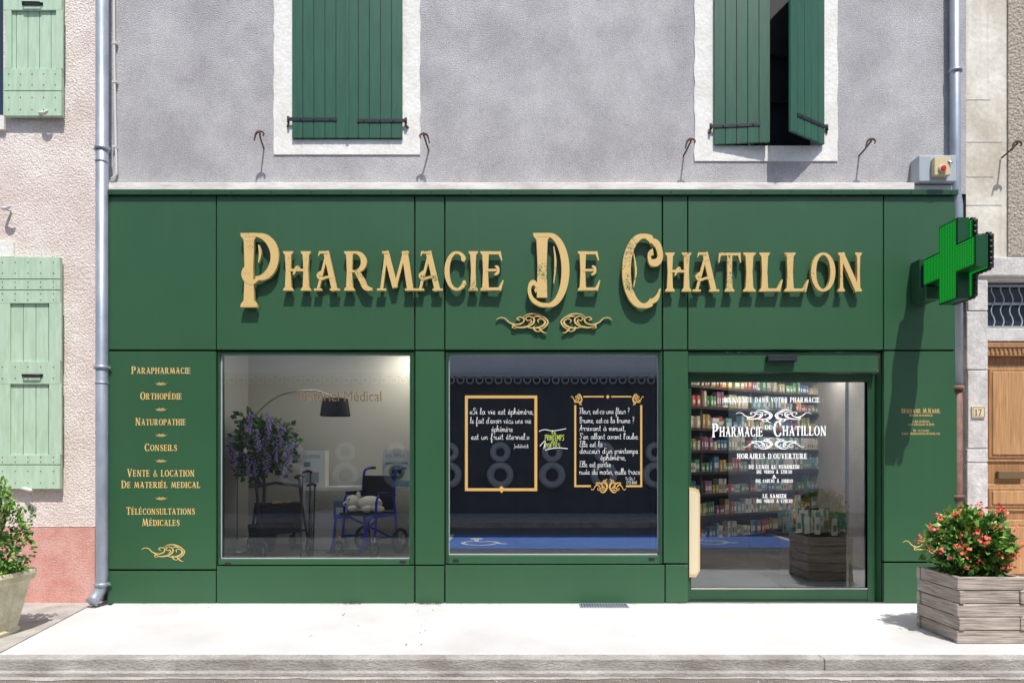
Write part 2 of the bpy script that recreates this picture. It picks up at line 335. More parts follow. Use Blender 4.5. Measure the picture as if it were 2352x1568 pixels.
G['Y']=(80,[Ln([(12,100),(40,50)],15),Ln([(68,100),(40,50)],7),St(40,0,50,15,1,0)])
G['Z']=(72,[sf(8,62,96,7),Ln([(60,96),(12,4)],14),sf(10,64,4,7)])
G['&']=(88,[Ln([(80,4),(52,40),(30,70),(36,94),(52,88),(50,70),(20,44),(12,22),(28,2),(56,10),(76,44)],[10,13,13,8,7,8,12,14,9,7,6])])
G['0']=(66,[Ar(33,50,24,47,0,360,14,6,30)])
G['1']=(36,[St(20,0,98,15,1,0),Ln([(8,82),(20,97)],7)])
G['2']=(64,[Ln([(12,76),(22,96),(44,94),(52,74),(36,40),(10,6)],[10,7,9,14,11,8]),sf(8,58,4,8)])
G['3']=(62,[Ar(28,73,22,23,-90,130,14,6),Ar(28,27,26,24,-130,90,15,6)])
G['4']=(70,[St(46,0,98,14,1,0),Ln([(44,97),(8,32)],6),sf(6,64,30,7)])
G['5']=(62,[sf(16,54,96,8),Ln([(16,97),(14,58)],6),Ar(28,32,24,29,-130,110,15,6)])
G['6']=(66,[Ar(33,32,22,28,0,360,13,6,26),Ln([(52,96),(24,76),(12,34)],[6,10,12])])
G['7']=(60,[sf(8,56,95,9),Ln([(54,94),(26,0)],[8,15])])
G['8']=(64,[Ar(32,74,18,22,0,360,13,6,26),Ar(32,27,23,25,0,360,14,6,26)])
G['9']=(66,[Ar(33,66,22,28,0,360,13,6,26),Ln([(14,4),(42,24),(54,66)],[6,10,12])])
G['.']=(22,[Ba(10,6,7)]);G[':']=(26,[Ba(12,10,7),Ba(12,58,7)]);G['-']=(34,[sf(4,28,48,8)]);G['/']=(40,[Ln([(4,-6),(36,104)],7)])
G["'"]=(20,[Ln([(12,100),(8,74)],[10,3])]);G['@']=(92,[Ar(46,48,38,44,-50,300,7,6,26),Ar(46,48,16,20,0,360,9,6,20)])
G[' ']=(46,[])
G['É']=(70,G['E'][1]+[Ln([(26,110),(44,128)],[5,12])])
G['È']=(70,G['E'][1]+[Ln([(44,110),(26,128)],[5,12])])
G['À']=(86,G['A'][1]+[Ln([(54,108),(36,124)],[5,12])])
G['P1']=(100,[St(22,0,100,24,1,1,9),Ar(42,68,44,29,-95,90,20,5,28),sf(14,44,97.5,5),Ln([(46,39),(30,33),(14,37),(8,45),(15,51),(22,46)],[5,6,7,9,8,5]),Ln([(46,84),(50,72),(46,60)],[2,6,2])])
G['D1']=(100,[St(34,13,100,25,0,1,9),Ar(48,50,42,47.5,-92,90,19,5,32),sf(22,50,97.5,5),Ln([(48,2.8),(30,3.5),(12,10),(4,20),(6,30),(15,33),(22,27),(17,21)],[5,6,7,8,8,7,7,5]),Ln([(62,82),(66,60),(62,32)],[2,5,2])])
G['C1']=(100,[Ar(56,50,44,47,62,298,22,6,36),Ln([(76,91.5),(92,84),(98,70),(90,62),(74,62),(70,72),(80,76)],[7,13,14,11,9,8,9]),Ln([(76,8.5),(90,14),(98,26)],[7,8,3]),Ln([(30,74),(36,50),(30,28)],[2,5,2])])
def glyph_ext(st):
    us=[p[0] for pr in st for q in pr for p in q];return min(us),max(us)
def put_glyph(mb,key,x0,x1,z0,z1,y0,y1,m,ms=None):
    st=G[key][1];a,b=glyph_ext(st)
    for k,pr in enumerate(st):
        o=k*0.0007
        mb.pairs([tuple((x0+(p[0]-a)/(b-a)*(x1-x0),z0+p[1]/100*(z1-z0)) for p in q) for q in pr],y0-o,y1-o if y1!=y0 else y0-o,m,ms)
def line_text(mb,s,px0,px1,pyb,cap,y,m,big=1.25,track=9,bold=1.0):
    x0,x1=X(px0,y),X(px1,y);zb=Z(pyb,y);h=cap/S*(D+y)/D
    cur=0;items=[]
    for ch in s:
        k=G.get(ch.upper())
        if k is None: cur+=40;continue
        sc=big if (ch.isupper() and big!=1) else 1.0
        items.append((k,cur,sc));cur+=(k[0]+track)*sc
    f=(x1-x0)/max(cur-track,1);hs=h/100
    for k,u,sc in items:
        for i,pr in enumerate(k[1]):
            yy=y-i*0.0004
            off=-8*hs*(sc-1)*2
            q2=[]
            for (a,b) in pr:
                cxm,cym=(a[0]+b[0])/2,(a[1]+b[1])/2
                q2.append(tuple((x0+(u+(cxm+(p[0]-cxm)*bold)*sc)*f,zb+off+(cym+(p[1]-cym)*bold)*sc*hs) for p in (a,b)))
            mb.pairs(q2,yy,yy,m)

CUR={
'a':(118,"90,82 50,100 12,55 35,2 75,25 96,98|96,98 93,22 118,6"),'b':(95,"0,20 40,150 35,205 14,170 15,20 45,0 80,40 60,90 20,60"),
'c':(95,"82,80 50,100 12,50 40,0 95,15"),'d':(120,"88,85 50,100 12,50 40,0 80,35 100,200|100,200 94,18 120,5"),
'e':(92,"5,25 70,60 58,98 25,85 14,40 42,0 92,20"),'f':(80,"0,10 50,120 62,195 40,205 30,100 28,-80 42,-92 48,-10 80,12"),
'g':(112,"88,85 50,100 12,50 40,2 82,45|94,98 88,-60 50,-100 28,-62 112,12"),'h':(102,"0,10 40,150 35,205 15,170 12,0|12,40 50,100 75,80 73,15 102,6"),
'i':(52,"0,20 25,98 24,15 52,6|27,138 31,152"),'j':(48,"25,98 20,-60 0,-95 -15,-60 48,10|27,138 31,152"),
'k':(90,"0,10 40,150 35,205 15,170 12,0|62,98 16,50 80,4"),'l':(54,"0,15 45,140 38,205 18,175 20,20 54,5"),
'm':(128,"4,98 9,0|9,50 38,100 54,72 53,0|53,50 84,100 102,75 100,15 128,6"),'n':(98,"4,98 9,0|9,50 45,100 70,75 68,15 98,6"),
'o':(95,"50,100 12,50 45,0 85,50 50,100 95,88"),'p':(92,"8,98 12,-95|12,60 50,100 86,55 50,0 15,20"),
'q':(112,"88,85 50,100 12,50 40,2 82,45|94,98 90,-95 108,-70"),'r':(85,"4,70 28,106 40,85 68,90 58,20 85,6"),
's':(80,"4,6 45,100 60,90 70,30 40,0 14,14|60,6 80,10"),'t':(66,"32,180 28,20 66,6|4,112 62,114"),
'u':(108,"5,98 10,25 40,0 74,40 80,98|80,98 80,20 108,6"),'v':(98,"5,90 22,95 45,4 78,92 98,86"),
'w':(128,"5,90 18,95 38,4 64,80 88,4 112,92 128,86"),'x':(90,"5,92 85,5|85,98 10,2"),
'y':(104,"5,98 12,30 40,8 76,50 80,98|80,98 75,-70 40,-100 24,-60 104,8"),'z':(90,"8,95 78,95 14,2 90,6"),
'F':(112,"15,190 112,202|62,196 55,20 18,5|35,105 92,110"),'B':(112,"30,195 25,0|4,180 60,210 100,160 40,112 108,70 60,-5 12,10"),
'A':(105,"-5,5 30,60 70,205 80,4|18,80 100,86"),'S':(98,"92,180 60,206 25,160 78,70 40,0 -4,25"),
'E':(104,"92,185 50,206 25,160 62,112 14,60 45,0 104,25"),'J':(80,"10,190 80,195|55,192 50,-40 20,-60 5,-30"),
'P':(100,"25,195 22,0|2,180 55,208 98,165 60,105 24,110"),'I':(45,"22,195 20,0"),'C':(100,"92,170 60,204 20,150 12,60 45,2 95,25"),
'R':(105,"25,195 22,0|2,180 55,208 98,165 60,110 28,108 95,0"),'N':(105,"15,0 18,198 85,4 90,200"),'T':(90,"5,190 90,196|48,192 44,0"),'M':(120,"8,0 20,198 58,60 98,200 110,0"),'O':(105,"55,200 12,110 50,0 95,100 55,200"),'È':(90,"80,195 20,195 18,2 84,2|18,105 70,106|30,260 62,225"),'K':(90,"20,195 18,0"),
',':(35,"18,8 8,-35"),'.':(32,"14,0 18,10"),"'":(30,"20,195 12,150"),':':(36,"16,5 19,16|16,70 19,82"),'?':(80,"12,165 40,205 72,165 36,100 38,50|38,0 41,10"),
'-':(45,"6,52 40,54"),'«':(95,"40,100 5,50 40,0|85,100 50,50 85,0"),'»':(95,"8,100 42,50 8,0|52,100 88,50 52,0"),
'(':(40,"35,190 12,90 35,-10"),')':(40,"5,190 28,90 5,-10"),'1':(50,"8,150 26,185 26,0"),'2':(80,"10,150 40,185 68,140 8,2 75,4"),
'4':(80,"50,185 8,60 75,62|52,110 50,0"),'6':(80,"60,185 15,90 25,8 65,20 60,80 18,70"),'7':(75,"8,182 70,184 25,0"),'8':(75,"60,170 30,188 16,145 62,50 36,0 10,40 56,130 60,170"),
' ':(70,"")}
for a,b,acc in [('é','e',"38,130 66,162"),('è','e',"62,130 36,162"),('à','a',"70,130 44,162"),('ü','u',"30,135 33,145|62,135 65,145")]:
    CUR[a]=(CUR[b][0],CUR[b][1]+"|"+acc)
def cursive(mb,s,px0,px1,pyb,xh,y,m,w=10.5):
    x0,x1=X(px0,y),X(px1,y);zb=Z(pyb,y);hs=xh/100/S*(D+y)/D
    tot=sum(CUR.get(c,CUR[' '])[0]+6 for c in s)-6;f=(x1-x0)/tot;u=0;k=0
    for c in s:
        g=CUR.get(c,CUR[' '])
        if g[1]:
            for st in g[1].split('|'):
                pts=[tuple(float(t) for t in q.split(',')) for q in st.split()]
                yy=y-(k%5)*0.0004;k+=1
                mb.pairs([tuple((x0+(u+p[0])*f,zb+p[1]*hs) for p in q) for q in Ln(pts,w)],yy,yy,m)
        u+=g[0]+6
FL=[([(0,26),(7,32),(16,30),(25,18),(38,12),(50,18),(52,29),(44,34),(39,28),(44,24)],[1,3,3,4,5,4,3,3,3,3]),
    ([(24,20),(38,5),(54,5),(68,14),(71,28),(62,36),(55,30),(60,23),(64,27)],[1,4,6,5,4,3,3,3,2]),
    ([(52,8),(68,2),(84,6),(92,18),(86,28),(78,25),(80,17)],[1,4,6,5,4,3,2]),
    ([(50,33),(60,42),(76,42),(90,32),(97,20),(92,6),(82,-4)],[1,3,5,4,4,4,2]),
    ([(70,6),(72,-4),(80,-8),(84,0)],[4,4,3,2]),([(80,2),(88,-10),(95,-12)],[4,4,1]),([(36,14),(30,4),(38,0)],[3,3,1]),
    ([(70,34),(78,36),(86,30)],[1,5,1]),([(60,12),(66,20),(64,28)],[1,4,1])]
def flourish(mb,px0,px1,py0,py1,y,m,depth=0,flip=False,flipv=False,ms=None,wk=1.0):
    x0,x1=X(px0,y),X(px1,y);z0,z1=Z(py1,y),Z(py0,y)
    for k,(pts,w) in enumerate(FL):
        pr=Ln(pts,[a*wk for a in w]);o=k*0.0006
        def f(p):
            u=p[0]/100;v=(p[1]+12)/58
            if flip:u=1-u
            if flipv:v=1-v
            return (x0+u*(x1-x0),z0+v*(z1-z0))
        mb.pairs([tuple(f(p) for p in q) for q in pr],y-depth-o,y-o if depth else y-o-depth,m,ms)

# ================================================================ GROUND
mb=MB();mb.face([(-150,-150,-0.16),(150,-150,-0.16),(150,150,-0.16),(-150,150,-0.16)],'ground');mb.build('ground')
mb=MB();mb.face([(-60,-8.6,-0.135),(60,-8.6,-0.135),(60,-4.2,-0.135),(-60,-4.2,-0.135)],'asphfar')
mb.face([(-60,-4.2,-0.135),(60,-4.2,-0.135),(60,-1.7,-0.135),(-60,-1.7,-0.135)],'asph')
rd=mb.build('road')
mb=MB();mb.face([(-1.3,-7.2,-0.130),(5.6,-7.2,-0.130),(5.6,-5.0,-0.130),(-1.3,-5.0,-0.130)],'blue')
def wc(cx,cy,s):
    def P(pts,w,k):
        z=-0.126+k*.0006
        q=[[(cx+p[0]*s,cy-p[1]*s,z) for p in c] for c in Ln(pts,w,mn=.01)]
        for i in range(len(q)-1): mb.face([q[i][0],q[i][1],q[i+1][1],q[i+1][0]],'wpaint')
    P([(0.1*math.cos(a)+0.2,0.1*math.sin(a)+0.95) for a in [i*math.pi/6 for i in range(13)]],0.1,0)
    P([(0.2,0.8),(0.25,0.45),(0.6,0.42),(0.75,0.1),(0.9,0.1)],0.1,1)
    P([(0.3+0.36*math.cos(a),0.2+0.36*math.sin(a)) for a in [math.radians(110+i*15) for i in range(17)]],0.09,2)
wc(-0.9,-5.6,0.9);wc(3.6,-5.6,0.9)
for xx in (-1.3,5.6): mb.face([(xx-.06,-7.2,-0.126),(xx+.06,-7.2,-0.126),(xx+.06,-5,-0.126),(xx-.06,-5,-0.126)],'wpaint')
mb.build('parking_bay_marking')
YK=-1.80
mb=MB()
def slab(poly,z0,z1,m):
    a=[mb.av((p[0],p[1],z1)) for p in poly];b=[mb.av((p[0],p[1],z0)) for p in poly];mb.fi(a,m)
    for i in range(len(poly)):
        j=(i+1)%len(poly);mb.fi([a[i],b[i],b[j],a[j]],m)
slab([(-4.27,0.3),(-3.80,YK+.02),(14,YK+.02),(14,0.3)],-0.2,0.0,'conc')
mb.build('pavement',bevel=0.01)
mb=MB();slab([(-14,0.3),(-14,YK+.02),(-4.06,YK+.02),(-4.50,0.3)],-0.2,-0.012,'oldconc')
slab([(-4.498,0.3),(-4.058,YK+.02),(-3.803,YK+.02),(-4.272,0.3)],-0.2,-0.02,'conc')
mb.build('old_pavement')
mb=MB()
for x,w in ((-14,9.2),(-4.8,7.2),(2.4,11.6)):
    mb.box(x+.001,x+w-.001,YK-.10,YK+.015,-0.2,-0.006,'kerb')
mb.box(-14,14,YK-.15,YK-.095,-0.2,-0.095,'kerb')
mb.build('kerb',bevel=0.012,seg=2)
mb=MB();pts=[]
n=260
for i in range(n): pts.append((-14+28*i/n,YK-.185-random.uniform(0,.035)-.02*math.sin(i*.21)))
pts.append((14,YK-.2))
for i in range(n): mb.face([(pts[i][0],pts[i][1],-.131),(pts[i+1][0],pts[i+1][1],-.131),(pts[i+1][0],YK-.145,-.131),(pts[i][0],YK-.145,-.131)],'oldconc')
for i in range(500):
    x=random.uniform(-7,7);y=YK-.2-abs(random.gauss(0,.10));r=random.uniform(.003,.009);mb.ell((x,y,-.13),(r,r,r*.6),'oldconc',6,4)
mb.build('gutter')
mb=MB();x0,x1=X(1333,-.12),X(1440,-.12)
mb.box(x0,x1,-.2,-.03,0.001,0.004,'gap')
for i in range(18):
    xx=x0+(x1-x0)*i/17;mb.box(xx-.008,xx+.008,-.2,-.03,0.004,0.009,'zinc')
mb.box(x0-.01,x1+.01,-.215,-.2,0.001,0.01,'zinc');mb.box(x0-.01,x1+.01,-.03,-.015,0.001,0.01,'zinc')
mb.build('drain_grate')
mb=MB()
for i in range(170):
    x=random.choice([random.uniform(X(790),X(830)),random.uniform(X(960),X(1015)),random.uniform(-4.2,3.5)]);y=-abs(random.gauss(0,.03))-.01
    if i>150: y=random.uniform(-1.7,-.1)
    a=random.uniform(0,6.28);r=random.uniform(.005,.012);z=random.uniform(.002,.012)
    mb.face([(x+r*math.cos(a),y+r*math.sin(a),z),(x-r*.6*math.sin(a),y+r*.6*math.cos(a),z+.006),(x-r*math.cos(a),y-r*math.sin(a),z),(x+r*.6*math.sin(a),y-r*.6*math.cos(a),z)],'rustiron')
mb.build('fallen_leaves')

# ================================================================ PHARMACY BUILDING
ph=empty('pharmacy_building')
WY=0.10
XL=X(222,WY);XR=X(2219,WY)
def surr(px0,px1,py1): return (X(px0,WY),X(px1,WY),Z(py1,WY))
ow=[(X(674,WY),X(922,WY),Z(322,WY),7.3),(X(1642,WY),X(1886,WY),Z(336,WY),7.3)]
mb=MB();wall_holes(mb,XL,XR,Z(437,0),8.6,WY,ow,'grey',0.3,'white')
mb.face([(XL,.1,8.6),(XR,.1,8.6),(XR,8,8.6),(XL,8,8.6)],'roof')
mb.face([(XL,WY,0),(XL,8,0),(XL,8,8.6),(XL,WY,8.6)],'grey');mb.face([(XR,WY,0),(XR,8,0),(XR,8,8.6),(XR,WY,8.6)],'grey')
mb.face([(XL,8,0),(XR,8,0),(XR,8,8.6),(XL,8,8.6)],'grey')
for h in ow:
    mb.face([(h[0]-.5,1.4,h[2]-.5),(h[1]+.5,1.4,h[2]-.5),(h[1]+.5,1.4,h[3]),(h[0]-.5,1.4,h[3])],'iron')  # black sheets put in as the darkness of the rooms
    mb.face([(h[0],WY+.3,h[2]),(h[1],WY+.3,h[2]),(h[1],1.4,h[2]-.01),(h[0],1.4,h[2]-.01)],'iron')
mb.build('wall',ph)
mb=MB();mb.box(XL,XR,-.3,8,8.6,8.75,'roof');mb.build('roof_eaves',ph)
mb=MB()
for (a,b,c),h in zip([surr(630,965,355),surr(1595,1923,370)],ow):
    y=WY-.012
    def jit(): return random.uniform(-.008,.008)
    for (u0,u1,lo) in [(a,h[0],True),(h[1],b,False)]:
        zs=[c+(7.45-c)*i/30 for i in range(31)];j=[jit() for _ in zs];j[0]=0
        for i in range(30):
            A=(u0+(j[i] if lo else 0),u1+(0 if lo else j[i]));B=(u0+(j[i+1] if lo else 0),u1+(0 if lo else j[i+1]))
            mb.face([(A[0],y,zs[i]),(A[1],y,zs[i]),(B[1],y,zs[i+1]),(B[0],y,zs[i+1])],'white')
            e0,e1=(A[0],B[0]) if lo else (A[1],B[1]);mb.face([(e0,y,zs[i]),(e1,y,zs[i+1]),(e1,WY,zs[i+1]),(e0,WY,zs[i])],'white')
    mb.box(h[0],h[1],y,WY-.001,c,h[2],'white');mb.box(h[0],h[1],y,WY-.001,h[3],7.45,'white')
    mb.box(a,b,y,WY-.001,c-.004,c,'white')
mb.build('window_surrounds',ph)
mb=MB();h=ow[1]
mb.box(h[0],h[1],WY+.12,WY+.16,h[2],h[2]+.05,'iron')
mb.box((h[0]+h[1])/2-.03,(h[0]+h[1])/2+.03,WY+.2,WY+.24,h[2],h[3],'iron')
for pz in (98,210): mb.box(h[0],h[1],WY+.2,WY+.24,Z(pz,WY)-.01,Z(pz,WY)+.01,'blackf')
mb.face([(h[0],WY+.26,h[2]),(h[1],WY+.26,h[2]),(h[1],WY+.26,h[3]),(h[0],WY+.26,h[3])],'iron')  # black sheet stands for the dark behind the ajar shutters
mb.build('upper_window_sash',ph)
def leaf(mbx,hx,hy,width,z0,z1,ang,side,strapz,planks=5,m='shut'):
    mbx.T=Matrix.Translation((hx,hy,0))@Matrix.Rotation(-side*ang,4,'Z')@Matrix.Scale(side,4,(1,0,0))
    pw=width/planks
    for i in range(planks):
        e=random.uniform(-.001,.001)
        mbx.box(i*pw+.003,(i+1)*pw-.003,-.028+e,0,z0,z1,m)
    mbx.box(.004,width-.004,-.022,-.004,z0+.003,z1-.003,'gap')
    for zz in strapz:
        L=width*.82
        mbx.box(-.03,L,-.036,-.0292,zz-.019,zz+.019,'iron')
        mbx.tube([(-.035,-.033,zz-.035),(-.035,-.033,zz+.03)],.014,'iron')
        for t in (.2,.5,.85): mbx.tube([(L*t,-.036,zz),(L*t,-.043,zz)],.008,'iron',n=8)
        mbx.tube([(-.035,-.033,zz-.05),(-.06,.02,zz-.06)],.012,'rustiron')
    mbx.T=Matrix.Identity(4)
mb=MB();hy=WY-.015
xl,xr=X(671,.07),X(925,.07);w=(xr-xl)/2-.002
leaf(mb,xl,hy,w,Z(318,.07),7.28,0.0,1,[Z(276,.07),6.9]);leaf(mb,xr,hy,w,Z(318,.07),7.28,0.0,-1,[Z(279,.07),6.9])
mb.box((xl+xr)/2-.012,(xl+xr)/2+.02,hy-.038,hy-.0295,Z(318,.07),7.28,'shut')
mb.build('window_shutters',ph,bevel=0.002)
mb=MB();xl,xr=X(1640,.07),X(1890,.07);w=(xr-xl)/2-.002
leaf(mb,xl,hy,w,Z(333,.07),7.28,0.10,1,[Z(292,.07),6.9]);leaf(mb,xr,hy,w,Z(333,.07),7.28,0.56,-1,[Z(292,.07),6.9])
mb.build('window_shutters_ajar',ph,bevel=0.002)
mb=MB();mb.box(X(247),X(2100),-.005,WY-.001,Z(436),Z(420),'ledge');mb.box(X(2100)+.003,X(2195),0.01,WY-.001,Z(436),Z(424),'ledge')
mb.build('ledge',ph,bevel=0.004)

cl=MB()
def panel(px0,px1,py0,py1,y0=0.0,y1=0.045,m='green'): cl.box(X(px0)+.003,X(px1)-.003,y0,y1,Z(py1)+.003,Z(py0)-.003,m)
for a,b in [(246,496),(497.5,951.5),(953.5,1020.5),(1022.5,1520.5),(1522.5,1579),(1580.5,2028.5),(2030,2196)]: panel(a,b,449,803,y0=random.uniform(-.0015,.0015))
panel(246,496,806,1307)
panel(246,496,1310,1386);panel(497.5,951.5,1299,1391);panel(953.5,1020.5,1299,1386);panel(1022.5,1527,1297,1386);panel(1528.5,1581,1296,1384)
panel(953.5,1020.5,806,1296.5);panel(1524,1581,806,1293)
panel(2030,2200,806,1289);panel(2030,2202,1292,1384)
cl.box(X(244),X(2197),-.03,WY,Z(448),Z(438),'green')
cl.box(X(244),X(2197),-.034,-.03,Z(449.5),Z(438.5),'greend')
cl.build('cladding_panels',ph,bevel=0.003)
mb=MB()
holes=[(X(498),X(951),Z(1297),Z(806)),(X(1023),X(1523),Z(1295),Z(806)),(X(1582),X(2029),-.02,Z(806))]
wall_holes(mb,X(245.5),X(2197),-.02,Z(449),.047,holes,'gap',.14,'greend')
mb.build('cladding_backing',ph)
mb=MB()
for i in range(22):
    x=X(260)+i*(X(2180)-X(260))/21;mb.tube([(x,-.034,Z(444)),(x,-.038,Z(444))],.007,'gap',n=8)
mb.build('flashing_screws',ph)
fr=MB()
def wframe(o,g,yg,yf=.02,m='greend'):
    ox0,ox1,oz0,oz1=X(o[0])+.002,X(o[1])-.002,Z(o[3])+.002,Z(o[2])-.002
    gx0,gx1,gz0,gz1=X(g[0],yg),X(g[1],yg),Z(g[3],yg),Z(g[2],yg)
    fr.box(ox0,gx0,yf,yg+.04,oz0,oz1,m);fr.box(gx1,ox1,yf,yg+.04,oz0,oz1,m)
    fr.box(gx0,gx1,yf+.001,yg+.04,gz1,oz1,m);fr.box(gx0,gx1,yf-.014,yg+.04,oz0,gz0,'green')
    t=.008
    for b in [(gx0,gx0+t,gz0,gz1),(gx1-t,gx1,gz0,gz1),(gx0+t,gx1-t,gz0,gz0+t),(gx0+t,gx1-t,gz1-t,gz1)]:
        fr.box(b[0],b[1],yg-.012,yg+.02,b[2],b[3],'boxgrey')
    return gx0,gx1,gz0,gz1
g1=wframe((498,951,806,1297),(508,943,815,1282),.07)
g2=wframe((1023,1523,806,1295),(1031,1512,815,1273),.07)
for px,py in [(523,1294),(925,1288),(1047,1285),(1497,1282)]:
    fr.box(X(px)-.03,X(px)+.03,-.005,.006,Z(py)-.014,Z(py)+.014,'iron')
fr.build('window_frames',ph,bevel=0.003)
mb=MB()
for g,m in ((g1,'glass'),(g2,'glass2')): mb.face([(g[0],.075,g[2]),(g[1],.075,g[2]),(g[1],.075,g[3]),(g[0],.075,g[3])],m)
mb.build('window_glass',ph)
fr=MB();yd=.15
dx0,dx1=X(1582)+.002,X(2028)-.002
fr.box(dx0,dx1-.03,.03,.2,Z(853),Z(808),'green')
fr.box(dx0,dx1,.12,.2,Z(877,yd),Z(854.5),'greend')
fr.box(X(1990,yd),X(2010,yd),.12,.2,0.0,Z(877,yd),'greend')
fr.box(X(1985,.2),X(1990,yd),.13,.19,Z(1350,yd),Z(877,yd),'chrome')
fr.box(X(1582),X(1586,yd),.12,.2,0,Z(877,yd),'greend')
fr.box(X(1586,yd),X(1990,yd),.125,.19,.015,Z(1350,yd),'greend')
fr.box(X(1586,yd),X(1990,yd),.123,.13,Z(1352,yd),Z(1350,yd)+.008,'chrome')
fr.box(X(2010,yd),X(2029),.047,.2,0,Z(808),'green')
fr.box(X(1582),X(2029),-.02,.2,-.01,.012,'chrome')
fr.box(X(1945,yd),X(1951,yd),.16,.185,Z(1348,yd),Z(878,yd),'chrome')
fr.build('door_frame',ph,bevel=0.003)
mb=MB();mb.face([(X(1586,yd),yd,Z(1349,yd)),(X(1990,yd),yd,Z(1349,yd)),(X(1990,yd),yd,Z(878,yd)),(X(1586,yd),yd,Z(878,yd))],'glass')
mb.build('sliding_glass_door',ph)
# wooden pull handle at the door's left edge
mb=MB();y=.09;xa,xb=X(1583,y),X(1608,y);za,zb=Z(1325,y),Z(1121,y)
mb.prism([(xa,za),(xb-.045,za),(xb,za+.07),(xb,zb-.06),(xb-.015,zb-.02),(xb-.045,zb),(xa,zb+.01)],y,y+.03,'lightwood')
mb.prism([(xa,za+.03),(xb-.055,za+.03),(xb-.02,za+.085),(xb-.02,zb-.07),(xb-.055,zb-.03),(xa,zb-.02)],y-.004,y-.0005,'plate')
mb.box(xa+.01,xa+.05,y+.03,.15,za+.2,za+.24,'chrome');mb.box(xa+.01,xa+.05,y+.03,.15,zb-.24,zb-.2,'chrome')
mb.build('door_pull_handle',ph,bevel=.003)
mb=MB();mb.box(X(1761),X(1828),-.04,.03,Z(830),Z(817),'iron');mb.box(X(1765),X(1824),-.045,-.04,Z(829),Z(824),'blackf');mb.build('door_sensor',ph,bevel=0.006,seg=2)

# ---- interiors
it=MB()
rx0,rx1=X(497),X(953);zf=.42
it.face([(rx0-.3,1.6,zf),(rx1+.25,1.6,zf),(rx1+.25,1.6,2.9),(rx0-.3,1.6,2.9)],'inner')
it.face([(rx0-.3,.19,zf),(rx1+.25,.19,zf),(rx1+.25,1.6,zf),(rx0-.3,1.6,zf)],'shopwall')
it.face([(rx0-.3,.19,2.9),(rx1+.25,.19,2.9),(rx1+.25,1.6,2.9),(rx0-.3,1.6,2.9)],'inner')
it.face([(rx0-.3,.19,zf),(rx0-.3,1.6,zf),(rx0-.3,1.6,2.9),(rx0-.3,.19,2.9)],'inner')
it.face([(rx1+.25,.19,zf),(rx1+.25,1.6,zf),(rx1+.25,1.6,2.9),(rx1+.25,.19,2.9)],'inner')
it.box(rx0,rx1,.17,.19,Z(1299),zf,'inner')
it.box(rx1-.45,rx1-.10,1.1,1.4,2.86,2.88,'lightwarm');it.box(rx0+.3,rx1-.9,.45,.65,2.86,2.88,'lightdim')
wx0,wx1=X(1020),X(1526)
it.face([(wx0,.42,.2),(wx1,.42,.2),(wx1,.42,2.8),(wx0,.42,2.8)],'darkpanel')
for a in (wx0,wx1): it.face([(a,.19,.2),(a,.42,.2),(a,.42,2.8),(a,.19,2.8)],'darkpanel')
it.face([(wx0,.19,.4),(wx1,.19,.4),(wx1,.42,.4),(wx0,.42,.4)],'darkpanel');it.face([(wx0,.19,2.75),(wx1,.19,2.75),(wx1,.42,2.75),(wx0,.42,2.75)],'darkpanel')
for px in (1185,1335,1440): it.box(X(px,.4),X(px+2,.4),.412,.419,.4,2.75,'iron')
it.face([(1.55,.2,-.005),(7.5,.2,-.005),(7.5,7.8,-.005),(1.55,7.8,-.005)],'floor')
it.face([(1.55,.2,2.95),(7.5,.2,2.95),(7.5,7.8,2.95),(1.55,7.8,2.95)],'inner')
it.face([(1.55,.2,0),(1.55,7.8,0),(1.55,7.8,2.95),(1.55,.2,2.95)],'shopwall')
it.face([(5.1,.2,0),(5.1,3,0),(5.1,3,2.95),(5.1,.2,2.95)],'inner')
it.face([(1.55,6,0),(7.5,6,0),(7.5,6,2.95),(1.55,6,2.95)],'shopwall')
for x,y in [(2.6,1.2),(4.2,1.4),(3.4,2.2),(4.7,2.8)]: it.box(x-.25,x+.25,y-.1,y+.1,2.9,2.92,'lightpanel')
it.build('shop_interior',ph)
sh=MB()
A=Vector((1.75,1.55,0));B=Vector((6.1,4.3,0));dirv=(B-A);Lg=dirv.length;ang=math.atan2(dirv.y,dirv.x)
sh.T=Matrix.Translation(A)@Matrix.Rotation(ang,4,'Z')
sh.box(0,Lg,.42,.45,0,2.7,'darkwood')
rows=[.42,.74,1.04,1.34,1.64,1.94,2.24,2.52]
for z in rows: sh.box(0,Lg,0,.42,z-.035,z,'darkwood')
sh.box(0,Lg,.05,.42,0,.38,'darkwood')
for i in range(6): sh.box(Lg*i/5-.015,Lg*i/5+.015,.03,.42,0,2.7,'darkwood')
for ri,z in enumerate(rows):
    u=.03
    while u<Lg-.1:
        n=random.choice([1,2,2,3,4]);w=random.uniform(.03,.065);h=random.uniform(.1,.22);m=random.choice(PM)
        if random.random()<.05: u+=.04;continue
        for _ in range(n):
            if ri in(3,4) and u>Lg*.4:
                sh.prism([(u,z+.02),(u+w,z+.02),(u+w*.95,z+.17),(u+w*.6,z+.2),(u+w*.4,z+.2),(u+w*.05,z+.17)],.02,.05,random.choice([PM[0],PM[8],PM[7]]))
                sh.box(u+.01,u+w-.01,.016,.019,z+.05,z+.10,random.choice(PM))
            else:
                d=random.uniform(.01,.06)
                sh.box(u,u+w-.004,d,d+.1,z,z+h,m)
                sh.box(u+w*.15,u+w*.8,d-.002,d,z+h*.25,z+h*.6,PM[8] if m!=PM[8] and m!=PM[0] else random.choice(PM[1:8]))
            u+=w+.002
        u+=random.uniform(0,.015)
sh.build('product_shelves',ph)
